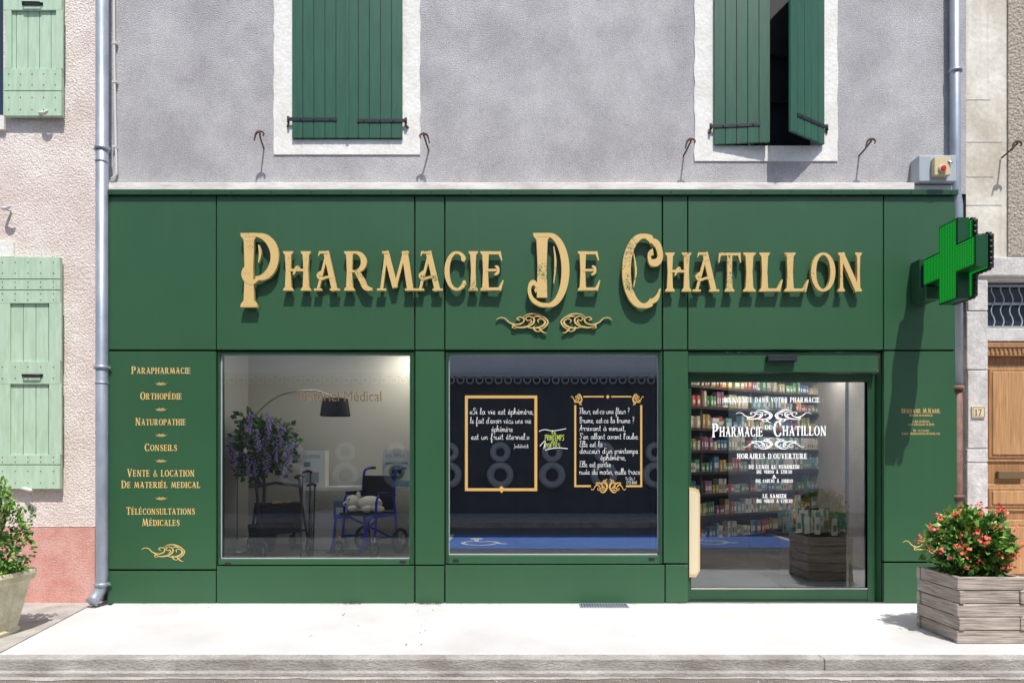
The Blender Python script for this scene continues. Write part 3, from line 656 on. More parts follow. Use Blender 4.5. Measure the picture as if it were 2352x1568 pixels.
def crate(x0,x1,y0,y1,z0,z1,m):
    c=MB();n=4;hh=(z1-z0)/n
    for i in range(n):
        a,b=z0+i*hh+.006,z0+(i+1)*hh-.006
        c.box(x0,x1,y0,y0+.02,a,b,m);c.box(x0,x1,y1-.02,y1,a,b,m);c.box(x0,x0+.02,y0+.02,y1-.02,a,b,m);c.box(x1-.02,x1,y0+.02,y1-.02,a,b,m)
    c.box(x0+.02,x1-.02,y0+.02,y1-.02,z1-.1,z1-.06,m)
    return c
c=crate(X(1792,.9),X(1950,.9),.9,1.35,0,Z(1222,.9),'darkwood')
for i in range(85):
    x=random.uniform(X(1815,.9),X(1940,.9));y=random.uniform(.85,1.25);z=Z(1222,.9)-.05+random.uniform(0,.13);w=random.uniform(.022,.036)
    c.prism([(x-w,z),(x+w,z),(x+w*.8,z+.2),(x-w*.8,z+.2)],y,y+.015,random.choice([PM[0],PM[8],PM[7],PM[8],PM[3]]))
    c.box(x-w*.6,x+w*.6,y-.003,y-.001,z+.05,z+.12,random.choice(PM))
c.build('display_crate',ph)
def leafmass(mb,c,r,n,size,mats,hollow=.35,upbias=.3,fn=None):
    for i in range(n):
        while True:
            p=Vector((random.uniform(-1,1),random.uniform(-1,1),random.uniform(-1,1)))
            if hollow<p.length<1: break
        k=1+.22*math.sin(p.x*5+c[0]*3)+.15*math.sin(p.y*7+p.z*6)
        p=Vector((p.x*r[0]*k,p.y*r[1]*k,p.z*r[2]*k))
        if fn and not fn(p): continue
        pos=Vector(c)+p
        d=(p.normalized()+Vector((random.uniform(-.8,.8),random.uniform(-.8,.8),random.uniform(-.6,.8)+upbias))).normalized()
        s=d.cross(Vector((random.uniform(-1,1),random.uniform(-1,1),random.uniform(-1,1)))).normalized();nn=d.cross(s)
        L=size*random.uniform(.6,1.25);W=L*.38
        a=pos;b=pos+d*L*.45+s*W+nn*W*.25;e=pos+d*L-nn*L*.12;f=pos+d*L*.45-s*W+nn*W*.25;mid=pos+d*L*.5
        m=random.choice(mats)
        mb.face([a,b,mid],m,False);mb.face([b,e,mid],m);mb.face([e,f,mid],m);mb.face([f,a,mid],m)
pl=MB()
cx=X(600,.9);leafmass(pl,(cx,.95,Z(1025,.9)),(.33,.28,.36),1000,.09,['leafd','leafd','leaf'],.1,0)
for i in range(15):
    a=Vector((cx+random.uniform(-.38,.45),.95+random.uniform(-.38,-.15),Z(random.uniform(950,1050),.9)))
    for k in range(40):
        t=k/40;q=a+Vector((random.gauss(0,.03*(1-t*.7)),random.gauss(0,.03*(1-t*.7)),-.26*t));pl.ell(q,(.013,.013,.010),'purple',6,4)
pl.tube([(cx,.95,zf+.3),(cx+.02,.95,1.2),(cx-.02,.95,1.6)],.018,'stem')
pl.tube([(cx,.95,zf),(cx,.95,zf+.05),(cx,.95,zf+.32)],[.12,.14,.17],'blackf',n=20)
pl.build('flowering_wisteria_plant')
lp=MB();y=.8
arc=[(X(p,y),y,Z(q,y)) for p,q in [(545,1240),(546,1080),(556,1010),(585,955),(635,912),(690,897),(735,899),(770,915)]]
arc=[tuple(a) for a in catmull(arc,6)]
lp.tube(arc,.008,'chrome',n=8);lp.tube([(X(545,y),y,zf),(X(545,y),y,zf+.03)],.14,'chrome',n=24)
cxl=X(770,y);zt,zb=Z(915,y),Z(955,y)
lp.tube([(cxl,y,zb),(cxl,y,zt)],[.175,.145],'blackf',n=24,cap=False);lp.tube([(cxl,y,zt-.002),(cxl,y,zt)],[.145,.143],'blackf',n=24)
lp.build('arc_floor_lamp')
tb=MB();y=1.0
tb.box(X(690,y),X(948,y),y,y+.45,Z(1126,y),Z(1118,y),'table')
for px in (694,850,942): tb.box(X(px,y),X(px,y)+.03,y+.02,y+.43,zf,Z(1126,y)-.001,'table')
tb.box(X(712,y),X(838,y),y+.1,y+.42,zf,Z(1175,y),'table')
tb.build('display_table')
bx=MB();y=1.08
def gift(px0,px1,py0,py1,y,dep,m,label,stripes):
    x0,x1,z0,z1=X(px0,y),X(px1,y),Z(py1,y),Z(py0,y);bx.box(x0,x1,y,y+dep,z0,z1,m)
    for (a,b,c,d,mm) in stripes: bx.box(x0+(x1-x0)*a,x0+(x1-x0)*b,y-.003,y,z0+(z1-z0)*c,z0+(z1-z0)*d,mm)
    if label: line_text(bx,label,px0+(px1-px0)*.12,px0+(px1-px0)*.8,py0+(py1-py0)*.22,8,y-.004,PM[7],1)
gift(690,747,1034,1117,y,.16,'table','CLIPPER',[(.15,.4,.55,.68,PM[7]),(.15,.75,.1,.4,'boxgrey')])
gift(878,943,1032,1117,y,.16,'table','VELITIVE',[(.0,1,.0,.16,PM[7]),(.1,.9,.6,.66,'boxgrey')])
bx.ring((X(912,y),y-.01,Z(1082,y)),(0,1,0),.075,.024,PM[3],n=24);bx.ell((X(912,y)-.035,y-.015,Z(1082,y)),(.028,.01,.03),'blackf');bx.ell((X(912,y)+.035,y-.015,Z(1082,y)),(.028,.01,.03),'blackf')
bx.build('product_boxes')
bx=MB();y=.95
x0=X(766,y);bx.box(x0,X(800,y),y,y+.1,Z(1190,y),Z(1150,y),PM[2]);bx.box(x0+.03,X(796,y),y-.003,y,Z(1180,y),Z(1165,y),PM[8])
bx.box(X(765,y),X(790,y),y,y+.1,Z(1250,y),Z(1218,y),'lightwood');bx.build('small_product_box')
wcmb=MB();cx0=X(842,.62)
wcmb.T=Matrix.Translation((cx0,.66,zf))@Matrix.Rotation(math.radians(-28),4,'Z')@Matrix.Scale(.97,4)
for s in (-1,1):
    x=s*.24
    wcmb.tube(catmull([(x,.26,.12),(x,.22,.5),(x,.20,.70),(x,.22,.93),(x,.25,1.0),(x,.34,1.02)],4),.016,'bframe')
    wcmb.tube([(x,.34,1.02),(x,.43,1.02)],.018,'rubber')
    wcmb.tube(catmull([(x,.22,.70),(x,-.02,.71),(x,-.10,.69),(x,-.13,.6),(x,-.13,.47)],4),.015,'bframe')
    wcmb.box(x-.03,x+.03,-.08,.18,.715,.745,'rubber')
    wcmb.tube([(x,.24,.47),(x,-.24,.47)],.016,'bframe')
    wcmb.tube(catmull([(x,-.20,.47),(x,-.27,.44),(x*.95,-.32,.2),(x*.9,-.38,.08)],4),.016,'bframe')
    wcmb.tube([(x,-.13,.47),(x,-.16,.2)],.015,'bframe');wcmb.tube([(x,.24,.2),(x,-.16,.22)],.015,'bframe')
    wcmb.ring((x*1.18,.26,.155),(1,0,0),.135,.02,'rubber');wcmb.ring((x*1.15,-.2,.09),(1,0,0),.07,.018,'rubber')
    wcmb.tube([(x*1.18-.02,.26,.155),(x*1.18+.02,.26,.155)],.03,'chrome')
    for k in range(6):
        a=k*math.pi/3;wcmb.tube([(x*1.18,.26,.155),(x*1.18,.26+.13*math.cos(a),.155+.13*math.sin(a))],.006,'boxgrey',n=6)
    wcmb.tube([(x*1.15,-.2,.09),(x*1.1,-.18,.24)],.01,'chrome')
    wcmb.box(min(x*.2,x*.9),max(x*.2,x*.9),-.48,-.34,.06,.075,'rubber')
wcmb.tube([(-.24,.2,.18),(.24,-.1,.46)],.012,'bframe');wcmb.tube([(.24,.2,.18),(-.24,-.1,.46)],.012,'bframe')
wcmb.box(-.235,.235,-.22,.2,.475,.50,'blackf');wcmb.box(-.235,.235,.195,.22,.52,.93,'blackf')
wcmb.T=Matrix.Identity(4)
wcmb.build('wheelchair')
td=MB();td.T=Matrix.Translation((cx0-.02,.60,zf+.49))@Matrix.Rotation(math.radians(-20),4,'Z')
td.ell((.06,.02,.10),(.15,.11,.09),'plush');td.ell((-.13,-.04,.12),(.085,.08,.08),'plush');td.ell((-.19,-.09,.10),(.035,.035,.028),'plush')
for s in (-1,1): td.ell((-.10+s*.03,.03+s*-.05,.20),(.03,.018,.03),'plush')
td.ell((-.17,-.125,.10),(.012,.01,.009),'blackf');td.ell((-.17,-.10,.15),(.008,.008,.008),'blackf');td.ell((-.12,-.12,.15),(.008,.008,.008),'blackf')
td.ell((-.07,-.13,.05),(.045,.08,.035),'plush');td.ell((.12,-.13,.05),(.05,.09,.04),'plush');td.ell((.20,-.05,.05),(.09,.045,.04),'plush');td.ell((-.2,.02,.05),(.07,.04,.035),'plush')
td.build('teddy_bear')
rl=MB();rl.T=Matrix.Translation((X(635,.55),.62,zf))@Matrix.Rotation(math.radians(35),4,'Z')@Matrix.Scale(.98,4)
for s in (-1,1):
    x=s*.25
    rl.tube([(x,-.34,.1),(x,-.05,.62),(x,.02,.86)],.015,'blackf');rl.tube([(x,.30,.1),(x,.02,.60)],.015,'blackf');rl.tube([(x,-.25,.3),(x,.25,.24)],.012,'blackf')
    rl.tube(catmull([(x,.02,.86),(x,.07,.90),(x,.18,.90)],4),.02,'rubber');rl.tube(catmull([(x,0,.80),(x,.1,.80),(x,.17,.84)],4),.006,'chrome',n=6)
    for yy in (-.34,.30):
        rl.ring((x,yy,.1),(1,0,0),.08,.02,'rubber');rl.tube([(x-.02,yy,.1),(x+.02,yy,.1)],.03,'boxgrey')
rl.box(-.24,.24,-.14,.14,.58,.61,'blackf');rl.box(-.23,.23,-.15,.10,.26,.575,'blackf')
rl.tube([(-.25,.05,.80),(0,.12,.84),(.25,.05,.80)],.018,'rubber')
rl.box(-.1,.02,-.10,-.02,.611,.63,PM[4]);rl.box(.06,.12,-.08,0,.611,.628,PM[4])
rl.build('rollator_walker',bevel=.006)
ck=MB()
for px,t,m in [(694,1095,'rustiron'),(712,1085,'blackf'),(722,1115,'blackf')]:
    xx=X(px,.6);ck.tube([(xx+.03,.45,zf),(xx,.62,Z(t,.6))],.010,m,n=8);ck.tube(catmull([(xx+.02,.62,Z(t,.6)),(xx-.03,.61,Z(t,.6)+.02),(xx-.09,.6,Z(t,.6)-.005)],4),.014,m,n=8)
ck.build('walking_canes')

# ================================================================ SIGNAGE
sg=empty('shop_sign')
mb=MB();yf,yb=-.078,-.035
def gl(k,a,b,t,bt): put_glyph(mb,k,X(a,yf),X(b,yf),Z(bt,yf),Z(t,yf),yf,yb,'gold','goldside')
gl('P1',552,640,535,705)
for k,a,b in [('H',650,714),('A',721,780),('R',790,856),('M',866,955),('A',955,1017),('C',1021,1071),('I',1076,1098),('E',1103,1157)]: gl(k,a,b,577,667)
gl('D1',1212,1308,535,705);gl('E',1327,1379,577,667)
gl('C1',1429,1523,537,707)
for k,a,b in [('H',1528,1588),('A',1591,1652),('T',1650,1702),('I',1707,1736),('L',1744,1798),('L',1802,1858),('O',1863,1919),('N',1925,1980)]: gl(k,a,b,580,669)
mb.build('lettering',sg)
mb=MB();flourish(mb,1140,1262,719,765,-.01,'gold',.02,ms='goldside',wk=.72);flourish(mb,1285,1405,719,765,-.01,'gold',.02,flip=True,ms='goldside',wk=.72);mb.build('scroll_ornament',sg)

sl=empty('services_sign');mb=MB();y=-.0025
for s,a,b,pb,c in [('PARAPHARMACIE',302,438,858,14),('ORTHOPÉDIE',322,418,917,14),('NATUROPATHIE',311,427,976,14),('CONSEILS',332,407,1035,14),('VENTE & LOCATION',292,447,1094,15),('DE MATERIÉL MEDICAL',279,460,1120,14),('TÉLÉCONSULTATIONS',290,448,1181,14),('MÉDICALES',326,413,1207,14)]:
    t=s[0]+s[1:].lower();line_text(mb,t,a,b,pb,c,y,'text',1.25,bold=1.2)
for pc in (881,940,999,1058,1144):
    flourish(mb,356,370,pc-3,pc+4,y,'text',wk=1.6);flourish(mb,370,384,pc-3,pc+4,y,'text',flip=True,wk=1.6)
flourish(mb,325,427,1248,1288,y,'text',wk=.75)
mb.build('lettering',sl)
sl=empty('pharmacist_name_sign');mb=MB()
for s,a,b,pb,c,bg in [('Sennane M.Nabil',2070,2160,948,9,1.2),('Docteur en pharmacie',2089,2142,956,5,1.2),('15 rue du Reclus',2096,2135,970,5,1.2),('26410 Chatillon en Diois',2086,2146,977,5,1.2),('Tel : 04.75.21.16.83',2097,2134,991,5,1.2),('E/mail : pharmachatillon@gmail.com',2072,2159,998,5,1.1)]:
    line_text(mb,s,a,b,pb,c,y,'text',bg,bold=1.3)
flourish(mb,2073,2160,1232,1272,y,'text',wk=.75)
mb.build('lettering',sl)
dl=empty('door_lettering');mb=MB();yv=yd-.003
for s,a,b,pb,c,bg in [('BIENVENUE DANS VOTRE PHARMACIE :',1664,1891,924,12,1),('HORAIRES D\'OUVERTURE :',1693,1863,1053,12,1),('DU LUNDI AU VENDREDI',1720,1836,1076,9,1),('DE 9H00 À 12H30',1738,1819,1087,8,1),('&',1774,1783,1098,8,1),('DE 14H30 À 19H00',1736,1821,1108,8,1),('LE SAMEDI',1752,1806,1143,9,1),('DE 9H00 À 12H30',1738,1820,1154,8,1)]:
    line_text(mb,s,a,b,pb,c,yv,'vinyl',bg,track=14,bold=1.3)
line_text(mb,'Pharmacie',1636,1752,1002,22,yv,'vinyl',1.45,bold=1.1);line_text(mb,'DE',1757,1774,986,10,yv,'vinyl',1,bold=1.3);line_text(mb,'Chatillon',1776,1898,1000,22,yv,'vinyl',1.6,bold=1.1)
flourish(mb,1690,1776,940,970,yv,'vinyl',wk=.8);flourish(mb,1778,1864,940,970,yv,'vinyl',flip=True,wk=.8)
flourish(mb,1705,1776,1006,1032,yv,'vinyl',flipv=True,wk=.8);flourish(mb,1778,1850,1006,1032,yv,'vinyl',flip=True,flipv=True,wk=.8)
mb.build('lettering',dl)
wl=empty('window_lettering')
cu=bpy.data.curves.new('txt','FONT');cu.body='Matériel Médical';cu.size=.155;cu.align_x='CENTER'
o=bpy.data.objects.new('lettering',cu);bpy.context.collection.objects.link(o);o.rotation_euler=(math.pi/2,0,0);o.location=(X(781,.07),.068,Z(921,.07));cu.materials.append(M['goldd']);o.parent=wl
bpy.context.view_layer.update();wdt=o.dimensions.x or 1.2
o.scale=((X(876,.07)-X(686,.07))/wdt,1.0,1)
yp=.066
q1=empty('framed_quote_panel');mb=MB()
def fbox(px0,px1,py0,py1,t,yy,m='frameg'):
    x0,x1,z0,z1=X(px0,yy),X(px1,yy),Z(py1,yy),Z(py0,yy);t=t/S
    mb.box(x0,x1,yy-.003,yy,z1-t,z1,m);mb.box(x0,x1,yy-.003,yy,z0,z0+t,m);mb.box(x0,x0+t,yy-.003,yy,z0+t,z1-t,m);mb.box(x1-t,x1,yy-.003,yy,z0+t,z1-t,m)
fbox(1068,1234,908,1127,6.5,yp)
xc=X(1152,yp);mb.prism([(xc-.035,Z(1122,yp)),(xc,Z(1115,yp)),(xc+.035,Z(1122,yp)),(xc,Z(1132,yp))],yp-.005,yp-.0035,'frameg')
for s,a,b,pb,w in [('«Si la vie est éphémère,',1079,1226,951,0),("le fait d'avoir vécu une vie",1080,1220,972,0),('éphémère',1129,1178,991,0),('est un fruit éternel.»',1082,1216,1009,0),('Jankélévitch',1180,1214,1028,1)]:
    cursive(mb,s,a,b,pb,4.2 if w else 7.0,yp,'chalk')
mb.build('panel',q1)
q2=empty('framed_poem_panel');mb=MB()
x0,x1,z0,z1=X(1319,yp),X(1475,yp),Z(1118,yp),Z(909,yp);t=4.5/S
mb.box(x0,x0+t,yp-.003,yp,z0,Z(930,yp),'frameg');mb.box(x1-t,x1,yp-.003,yp,z0,Z(930,yp),'frameg')
mb.box(X(1340,yp),X(1387,yp),yp-.003,yp,z1-t*.7,z1,'frameg');mb.box(X(1404,yp),X(1450,yp),yp-.003,yp,z1-t*.7,z1,'frameg')
xc=X(1396,yp);mb.prism([(xc-.02,z1-t*.4),(xc,z1+.012),(xc+.02,z1-t*.4),(xc,z1-.03)],yp-.003,yp,'frameg')
mb.box(x0+t,X(1357,yp),yp-.003,yp,z0,z0+t,'frameg');mb.box(X(1438,yp),x1-t,yp-.003,yp,z0,z0+t,'frameg')
flourish(mb,1311,1338,904,930,yp,'frameg',wk=1.3);flourish(mb,1452,1479,904,930,yp,'frameg',flip=True,wk=1.3)
flourish(mb,1357,1397,1100,1132,yp,'frameg',flipv=True,wk=1.1);flourish(mb,1398,1438,1100,1132,yp,'frameg',flip=True,flipv=True,wk=1.1)
for s,a,b,pb,xh in [('Fleur, est-ce une fleur ?',1330,1446,950,6.8),('Brume, est-ce la brume ?',1331,1457,971,6.8),('Arrivant à minuit,',1331,1437,989,6.8),("S'en allant avant l'aube.",1331,1467,1008,6.8),('Elle est là :',1331,1391,1026,6.8),("douceur d'un printemps",1331,1465,1041,6.8),('éphémère,',1379,1438,1056,6.8),('Elle est partie :',1331,1410,1072,6.8),('nuée du matin, nulle trace',1331,1471,1089,6.8),('Po Chü I',1437,1458,1102,3.6),('(772-846)',1439,1463,1111,3.6)]:
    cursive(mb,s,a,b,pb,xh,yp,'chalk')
mb.build('panel',q2)
q3=empty('poetry_festival_lettering');mb=MB()
cursive(mb,'le',1267,1277,996,4,yp,'yel',18);cursive(mb,'PRINTEMPS',1251,1296,1011,6.2,yp,'yel',17);cursive(mb,'des',1266,1280,1016,3,yp,'yel',16);cursive(mb,'POÈTES'.replace('ES','ES'),1251,1287,1029,5.6,yp,'yel',17)
for k,a in enumerate(([(1238,990),(1252,986),(1270,989),(1300,984)],[(1240,1024),(1252,1012),(1249,1030)],[(1252,1033),(1280,1028),(1304,1030)])):
    pr=Ln([(X(p,yp),Z(q,yp)) for p,q in a],.006,mn=.003);mb.pairs(pr,yp-.003,yp-.003,'chalk')
mb.build('lettering',q3)

# ================================================================ CROSS
cs=empty('pharmacy_cross_sign');mb=MB()
cy,cz,h,a=-.57,Z(602,-.57),.37,.125
def cross(h,a): return [(-a,-h),(a,-h),(a,-a),(h,-a),(h,a),(a,a),(a,h),(-a,h),(-a,a),(-h,a),(-h,-a),(-a,-a)]
def crossprism(x0,x1,h,a,m,ms):
    P=cross(h,a);A=[mb.av((x0,cy+p[0],cz+p[1])) for p in P];B=[mb.av((x1,cy+p[0],cz+p[1])) for p in P]
    for s,mm in ((A,m),(B,m)):
        mb.fi([s[0],s[1],s[2],s[11]],mm);mb.fi([s[11],s[2],s[5],s[8]],mm);mb.fi([s[8],s[5],s[6],s[7]],mm);mb.fi([s[2],s[3],s[4],s[5]],mm);mb.fi([s[10],s[11],s[8],s[9]],mm)
    for i in range(12): mb.fi([A[i],A[(i+1)%12],B[(i+1)%12],B[i]],ms)
crossprism(4.215,4.335,h,a,'led','ledoff')
crossprism(4.222,4.328,h+.014,a+.014,'ledoff','ledoff')
P=cross(h*.93+.02,a+.03)
for i in range(12):
    p,q=P[i],P[(i+1)%12];L=math.hypot(q[0]-p[0],q[1]-p[1]);n=max(2,int(L/.05))
    for k in range(n):
        t=(k+.5)/n;yy=cy+p[0]+(q[0]-p[0])*t;zz=cz+p[1]+(q[1]-p[1])*t
        mb.tube([(4.35,yy,zz),(4.385,yy,zz)],.024,'iron',n=8)
crossprism(4.345,4.40,h*.93+.02,a+.03,'led','iron')
mb.build('led_cross',cs)
mb=MB()
mb.box(4.20,4.36,-.16,0,Z(700),Z(604),'greend');mb.box(4.24,4.32,-.24,-.16,cz-.03,cz+.03,'iron');mb.box(4.19,4.34,-.27,-.165,Z(702),Z(702)+.14,'greend')
mb.build('bracket',cs,bevel=.008)

# ================================================================ pipes etc
mb=MB();xp=X(229,-.07);R=.06
mb.tube([(xp,-.03,8.5),(xp,-.03,.30),(xp-.01,-.035,.16),(xp-.04,-.08,.07),(xp-.06,-.12,.03)],[R,R,R,R,R*1.05],'zinc',n=20)
for py in (345,845,1340): mb.tube([(xp,-.03,Z(py)-.02),(xp,-.03,Z(py)+.02)],R+.01,'zinc',n=20);mb.box(xp-R-.03,xp+R+.03,-.035,-.02,Z(py)-.008,Z(py)+.008,'zinc');mb.tube([(xp,-.03,Z(py)),(xp,.1,Z(py))],.01,'zinc')
for py in (375,880): mb.tube([(xp,-.03,Z(py)-.01),(xp,-.03,Z(py)+.01)],R+.004,'zinc',n=20)
mb.build('drainpipe')
mb=MB();xp=X(2206,-.02);R=.052
mb.tube([(xp-.03,.03,8.5),(xp-.02,.03,Z(440)),(xp,.03,Z(470)),(xp,.03,Z(885))],R,'zinc',n=20)
mb.tube([(xp,.03,Z(895)),(xp,.03,Z(885))],R+.01,'rust',n=20);mb.tube([(xp+.005,.03,0),(xp+.005,.03,Z(886))],.043,'rust',n=18)
for py in (160,1140): mb.tube([(xp-.02 if py<500 else xp,.03,Z(py)-.015),(xp-.02 if py<500 else xp,.03,Z(py)+.015)],R+.012,'zinc' if py<500 else 'rust',n=18)
mb.build('drainpipe')
mb=MB()
pts=[(X(p,.05),.075,Z(q,.05)) for p,q in [(258,-200),(259,100),(261,250),(264,380),(262,400),(250,412),(246,425),(247,437)]]
mb.tube(catmull(pts,5),.013,'cable',n=8)
for q in (90,180,330): mb.box(X(256,.05),X(266,.05),.06,.1,Z(q)-.01,Z(q)+.01,'cable')
mb.build('electric_cable')
mb=MB();mb.box(X(2107,-.03),X(2193,-.03),-.06,WY,Z(420,-.03),Z(359,-.03),'boxgrey');mb.build('alarm_cabinet',bevel=.012,seg=3)
mb=MB();mb.box(X(2144,-.1),X(2181,-.1),-.12,-.061,Z(404,-.1),Z(363,-.1),'siren');xc,zc=X(2164,-.12),Z(388,-.12)
mb.tube([(xc,-.12,zc),(xc,-.14,zc)],.042,'siren',n=18);mb.tube([(xc,-.14,zc),(xc,-.15,zc)],.028,'redbtn',n=18);mb.tube([(X(2177,-.12),-.12,Z(370,-.12)),(X(2186,-.12),-.14,Z(376,-.12))],.008,'chrome',n=8)
mb.build('emergency_button',bevel=.006,seg=2)
def hook(px,py,flip=1):
    h=MB();x,z=X(px,WY),Z(py,WY)
    h.tube(catmull([(x,WY,z-.06),(x+.01*flip,.02,z-.04),(x+.02*flip,-.06,z-.01),(x+.03*flip,-.09,z+.01),(x+.0*flip,-.1,z+.02)],4),.009,'rustiron',n=7)
    h.tube(catmull([(x-.03*flip,-.09,z-.07),(x-.01*flip,-.09,z+.005),(x+.03*flip,-.09,z+.03),(x+.07*flip,-.09,z+.01),(x+.06*flip,-.09,z-.02)],4),[.007,.008,.009,.010,.012,.013,.012,.012,.011,.010,.010,.010,.009,.009,.008,.007,.006],'rustiron',n=7)
    h.build('shutter_hook')
for a in ((606,328,1),(985,333,-1),(1570,345,1),(1973,345,1),(2300,350,1)): hook(*a)

# ================================================================ LEFT HOUSE
lh=empty('pink_house');mb=MB()
ho=[(-6.75,X(6,WY),Z(300,WY),7.2),(-6.75,X(-4,WY),Z(1150,WY),Z(592,WY))]
wall_holes(mb,-14,XL,Z(1210,WY),8.6,WY+.01,ho,'pinkwall',.25,'white','glassd')
mb.face([(-14,8,0),(XL,8,0),(XL,8,8.6),(-14,8,8.6)],'pinkwall');mb.box(-14,XL-.01,-.3,8,8.601,8.76,'roof')
mb.box(-14,XL-.01,WY-.015,WY+.3,-.05,Z(1212,WY),'coral')
mb.build('wall',lh)
mb=MB()
mb.box(-6.85,X(34,WY),WY-.02,WY+.02,Z(590,WY),Z(556,WY),'white');mb.box(-6.85,X(14,WY),WY-.03,WY+.02,Z(300,WY),Z(268,WY),'white')
mb.build('stone_lintels',lh)
def pale(x0,x1,z0,z1,rails):
    s=MB();y=.055;n=5;pw=(x1-x0)/n
    for i in range(n): s.box(x0+i*pw+.003,x0+(i+1)*pw-.003,y,y+.025,z0,z1,'pale')
    s.box(x0+.005,x1-.005,y+.008,y+.02,z0+.003,z1-.003,'shut')
    for a,b in rails:
        s.box(x0,x1,y-.022,y-.0005,a,b,'pale')
        for i in range(n):
            for zz in (a+(b-a)*.25,a+(b-a)*.75): s.tube([(x0+(i+.5)*pw,y-.022,zz),(x0+(i+.5)*pw,y-.026,zz)],.007,'rustiron',n=6)
    return s
s=pale(X(10,.05),X(143,.05),Z(268,.05),7.1,[(Z(268,.05),Z(212,.05)),(Z(210,.05),Z(160,.05)),(Z(26,.05),7.1)])
for a in (10,128): s.box(X(a,.03),X(a+15,.03),.034,.0545,Z(160,.05),Z(26,.05),'pale')
s.build('pale_shutter_upper',lh,bevel=.003)
s=pale(X(-6,.05),X(140,.05),Z(1122,.05),Z(591,.05),[(Z(1122,.05),Z(1068,.05)),(Z(1066,.05),Z(1044,.05)),(Z(882,.05),Z(830,.05)),(Z(697,.05),Z(668,.05)),(Z(666,.05),Z(643,.05)),(Z(641,.05),Z(591,.05))])
for a in (-6,112):
    for z0,z1 in ((1044,882),(830,697)): s.box(X(a,.03),X(a+28,.03),.034,.0545,Z(z0,.05),Z(z1,.05),'pale')
s.build('pale_shutter_lower',lh,bevel=.003)
s=MB()
for pc,py in ((70,861),(70,5)):
    x,z=X(pc,.0),Z(py,.0);s.tube([(x-.1,.03,z),(x-.09,0,z),(x+.09,0,z),(x+.1,.03,z)],.008,'iron',n=8);s.box(x-.11,x+.11,.026,.033,z-.015,z+.015,'iron')
s.build('shutter_handles',lh)
s=MB()
for px,py in ((98,262),(62,1124),(12,480)):
    x,z=X(px,.02),Z(py,.02);s.tube(catmull([(x-.12 if py==1124 else x,.1,z+.01),(x-.03,.02,z+.01),(x+.03,.0,z),(x+.07,.0,z+.03 if py<500 else z-.01)],4),[.014,.014,.015,.016,.016,.018,.02,.02,.02,.018,.016,.014,.012],'cable',n=8)
s.build('shutter_stays',lh)

# ================================================================ RIGHT HOUSE
rh=empty('stone_house');mb=MB()
x0=XR+.0;dx=X(2268,WY)
rho=[(dx,dx+1.25,.12,Z(640,WY))]
wall_holes(mb,x0,14,-.05,8.6,WY+.012,rho,'stone',.22,'stone2')
mb.face([(x0,8,0),(14,8,0),(14,8,8.6),(x0,8,8.6)],'stone');mb.box(x0+.01,14,-.3,8,8.602,8.77,'roof')
mb.build('wall',rh)
mb=MB()
mb.box(X(2315,WY),7.6,WY-.008,WY+.011,Z(588,WY),8.5,'rough2')
mb.build('roughcast_panel',rh)
mb=MB()
zz=[1385,1215,1062,1030,850,715,643]
for i in range(len(zz)-1): mb.box(X(2221,WY)+random.uniform(-.01,.01),dx-.003,WY-.015,WY+.15,Z(zz[i],WY)+.004,Z(zz[i+1],WY)-.004,'stone2')
mb.box(X(2236,WY),dx+1.5,WY-.03,WY+.15,Z(636,WY)+.004,Z(592,WY),'stone2')
mb.box(dx,dx+1.25,WY+.02,WY+.2,Z(783,WY),Z(752,WY),'stone2')
mb.box(dx+1.253,dx+1.5,WY-.015,WY+.15,0,Z(640,WY),'stone2')
mb.box(dx-.05,dx+1.3,-.18,WY+.2,-.03,.12,'stone2')
mb.build('door_surround',rh,bevel=.01,seg=2)
mb=MB()
for py in (228,325,405,470,535): mb.box(XR+.01,X(2312,WY)-random.uniform(.0,.2),WY+.008,WY+.0125,Z(py,WY)-.0015,Z(py,WY)+.0015,'stone2')
mb.build('render_cracks',rh)
mb=MB();yy=WY+.16
mb.face([(dx,yy+.04,Z(752,WY)),(dx+1.25,yy+.04,Z(752,WY)),(dx+1.25,yy+.04,Z(640,WY)),(dx,yy+.04,Z(640,WY))],'glassd')
for z in (648,690,745): mb.box(dx,dx+1.25,yy-.01,yy+.01,Z(z,WY)-.012,Z(z,WY)+.012,'boxgrey')
for i in range(12):
    x=dx+.06+i*.1;pts=[(x+.02*math.sin(k*1.3),yy-.02,Z(745,WY)+(Z(650,WY)-Z(745,WY))*k/9) for k in range(10)];mb.tube(catmull(pts,3),.007,'boxgrey',n=6)
mb.build('transom_grille',rh)
mb=MB();yy=WY+.12;zt=Z(785,WY)
mb.box(dx,dx+1.25,yy-.08,yy+.05,Z(815,WY),zt,'doorwood2')
for i in range(26): mb.box(dx+.01+i*.048,dx+.035+i*.048,yy-.095,yy-.081,Z(811,WY),Z(800,WY),'doorwood')
mb.box(dx,dx+1.25,yy-.10,yy-.0805,Z(797,WY),zt-.003,'doorwood')
mb.box(dx+.001,dx+1.249,yy,yy+.04,.12,Z(815,WY)-.001,'doorwood')
def pan(xa,xb,za,zb):
    mb.box(xa,xb,yy-.018,yy-.0005,za,zb,'doorwood2');mb.box(xa+.04,xb-.04,yy-.03,yy-.0185,za+.04,zb-.04,'doorwood')
    mb.box(xa+.075,xb-.075,yy-.042,yy-.0305,za+.075,zb-.075,'doorwood2')
for xa,xb in ((dx+.04,dx+.56),(dx+.68,dx+1.2)):
    pan(xa,xb,Z(1060,WY),Z(835,WY));pan(xa,xb,Z(1175,WY),Z(1112,WY));pan(xa,xb,.2,Z(1195,WY))
mb.box(dx+.585,dx+.655,yy-.05,yy-.001,.13,Z(818,WY),'doorwood2')
mb.box(X(2305,.1),X(2365,.1),yy-.05,yy-.001,Z(1100,.1),Z(1082,.1),'goldd')
mb.build('wooden_front_door',rh,bevel=.006)
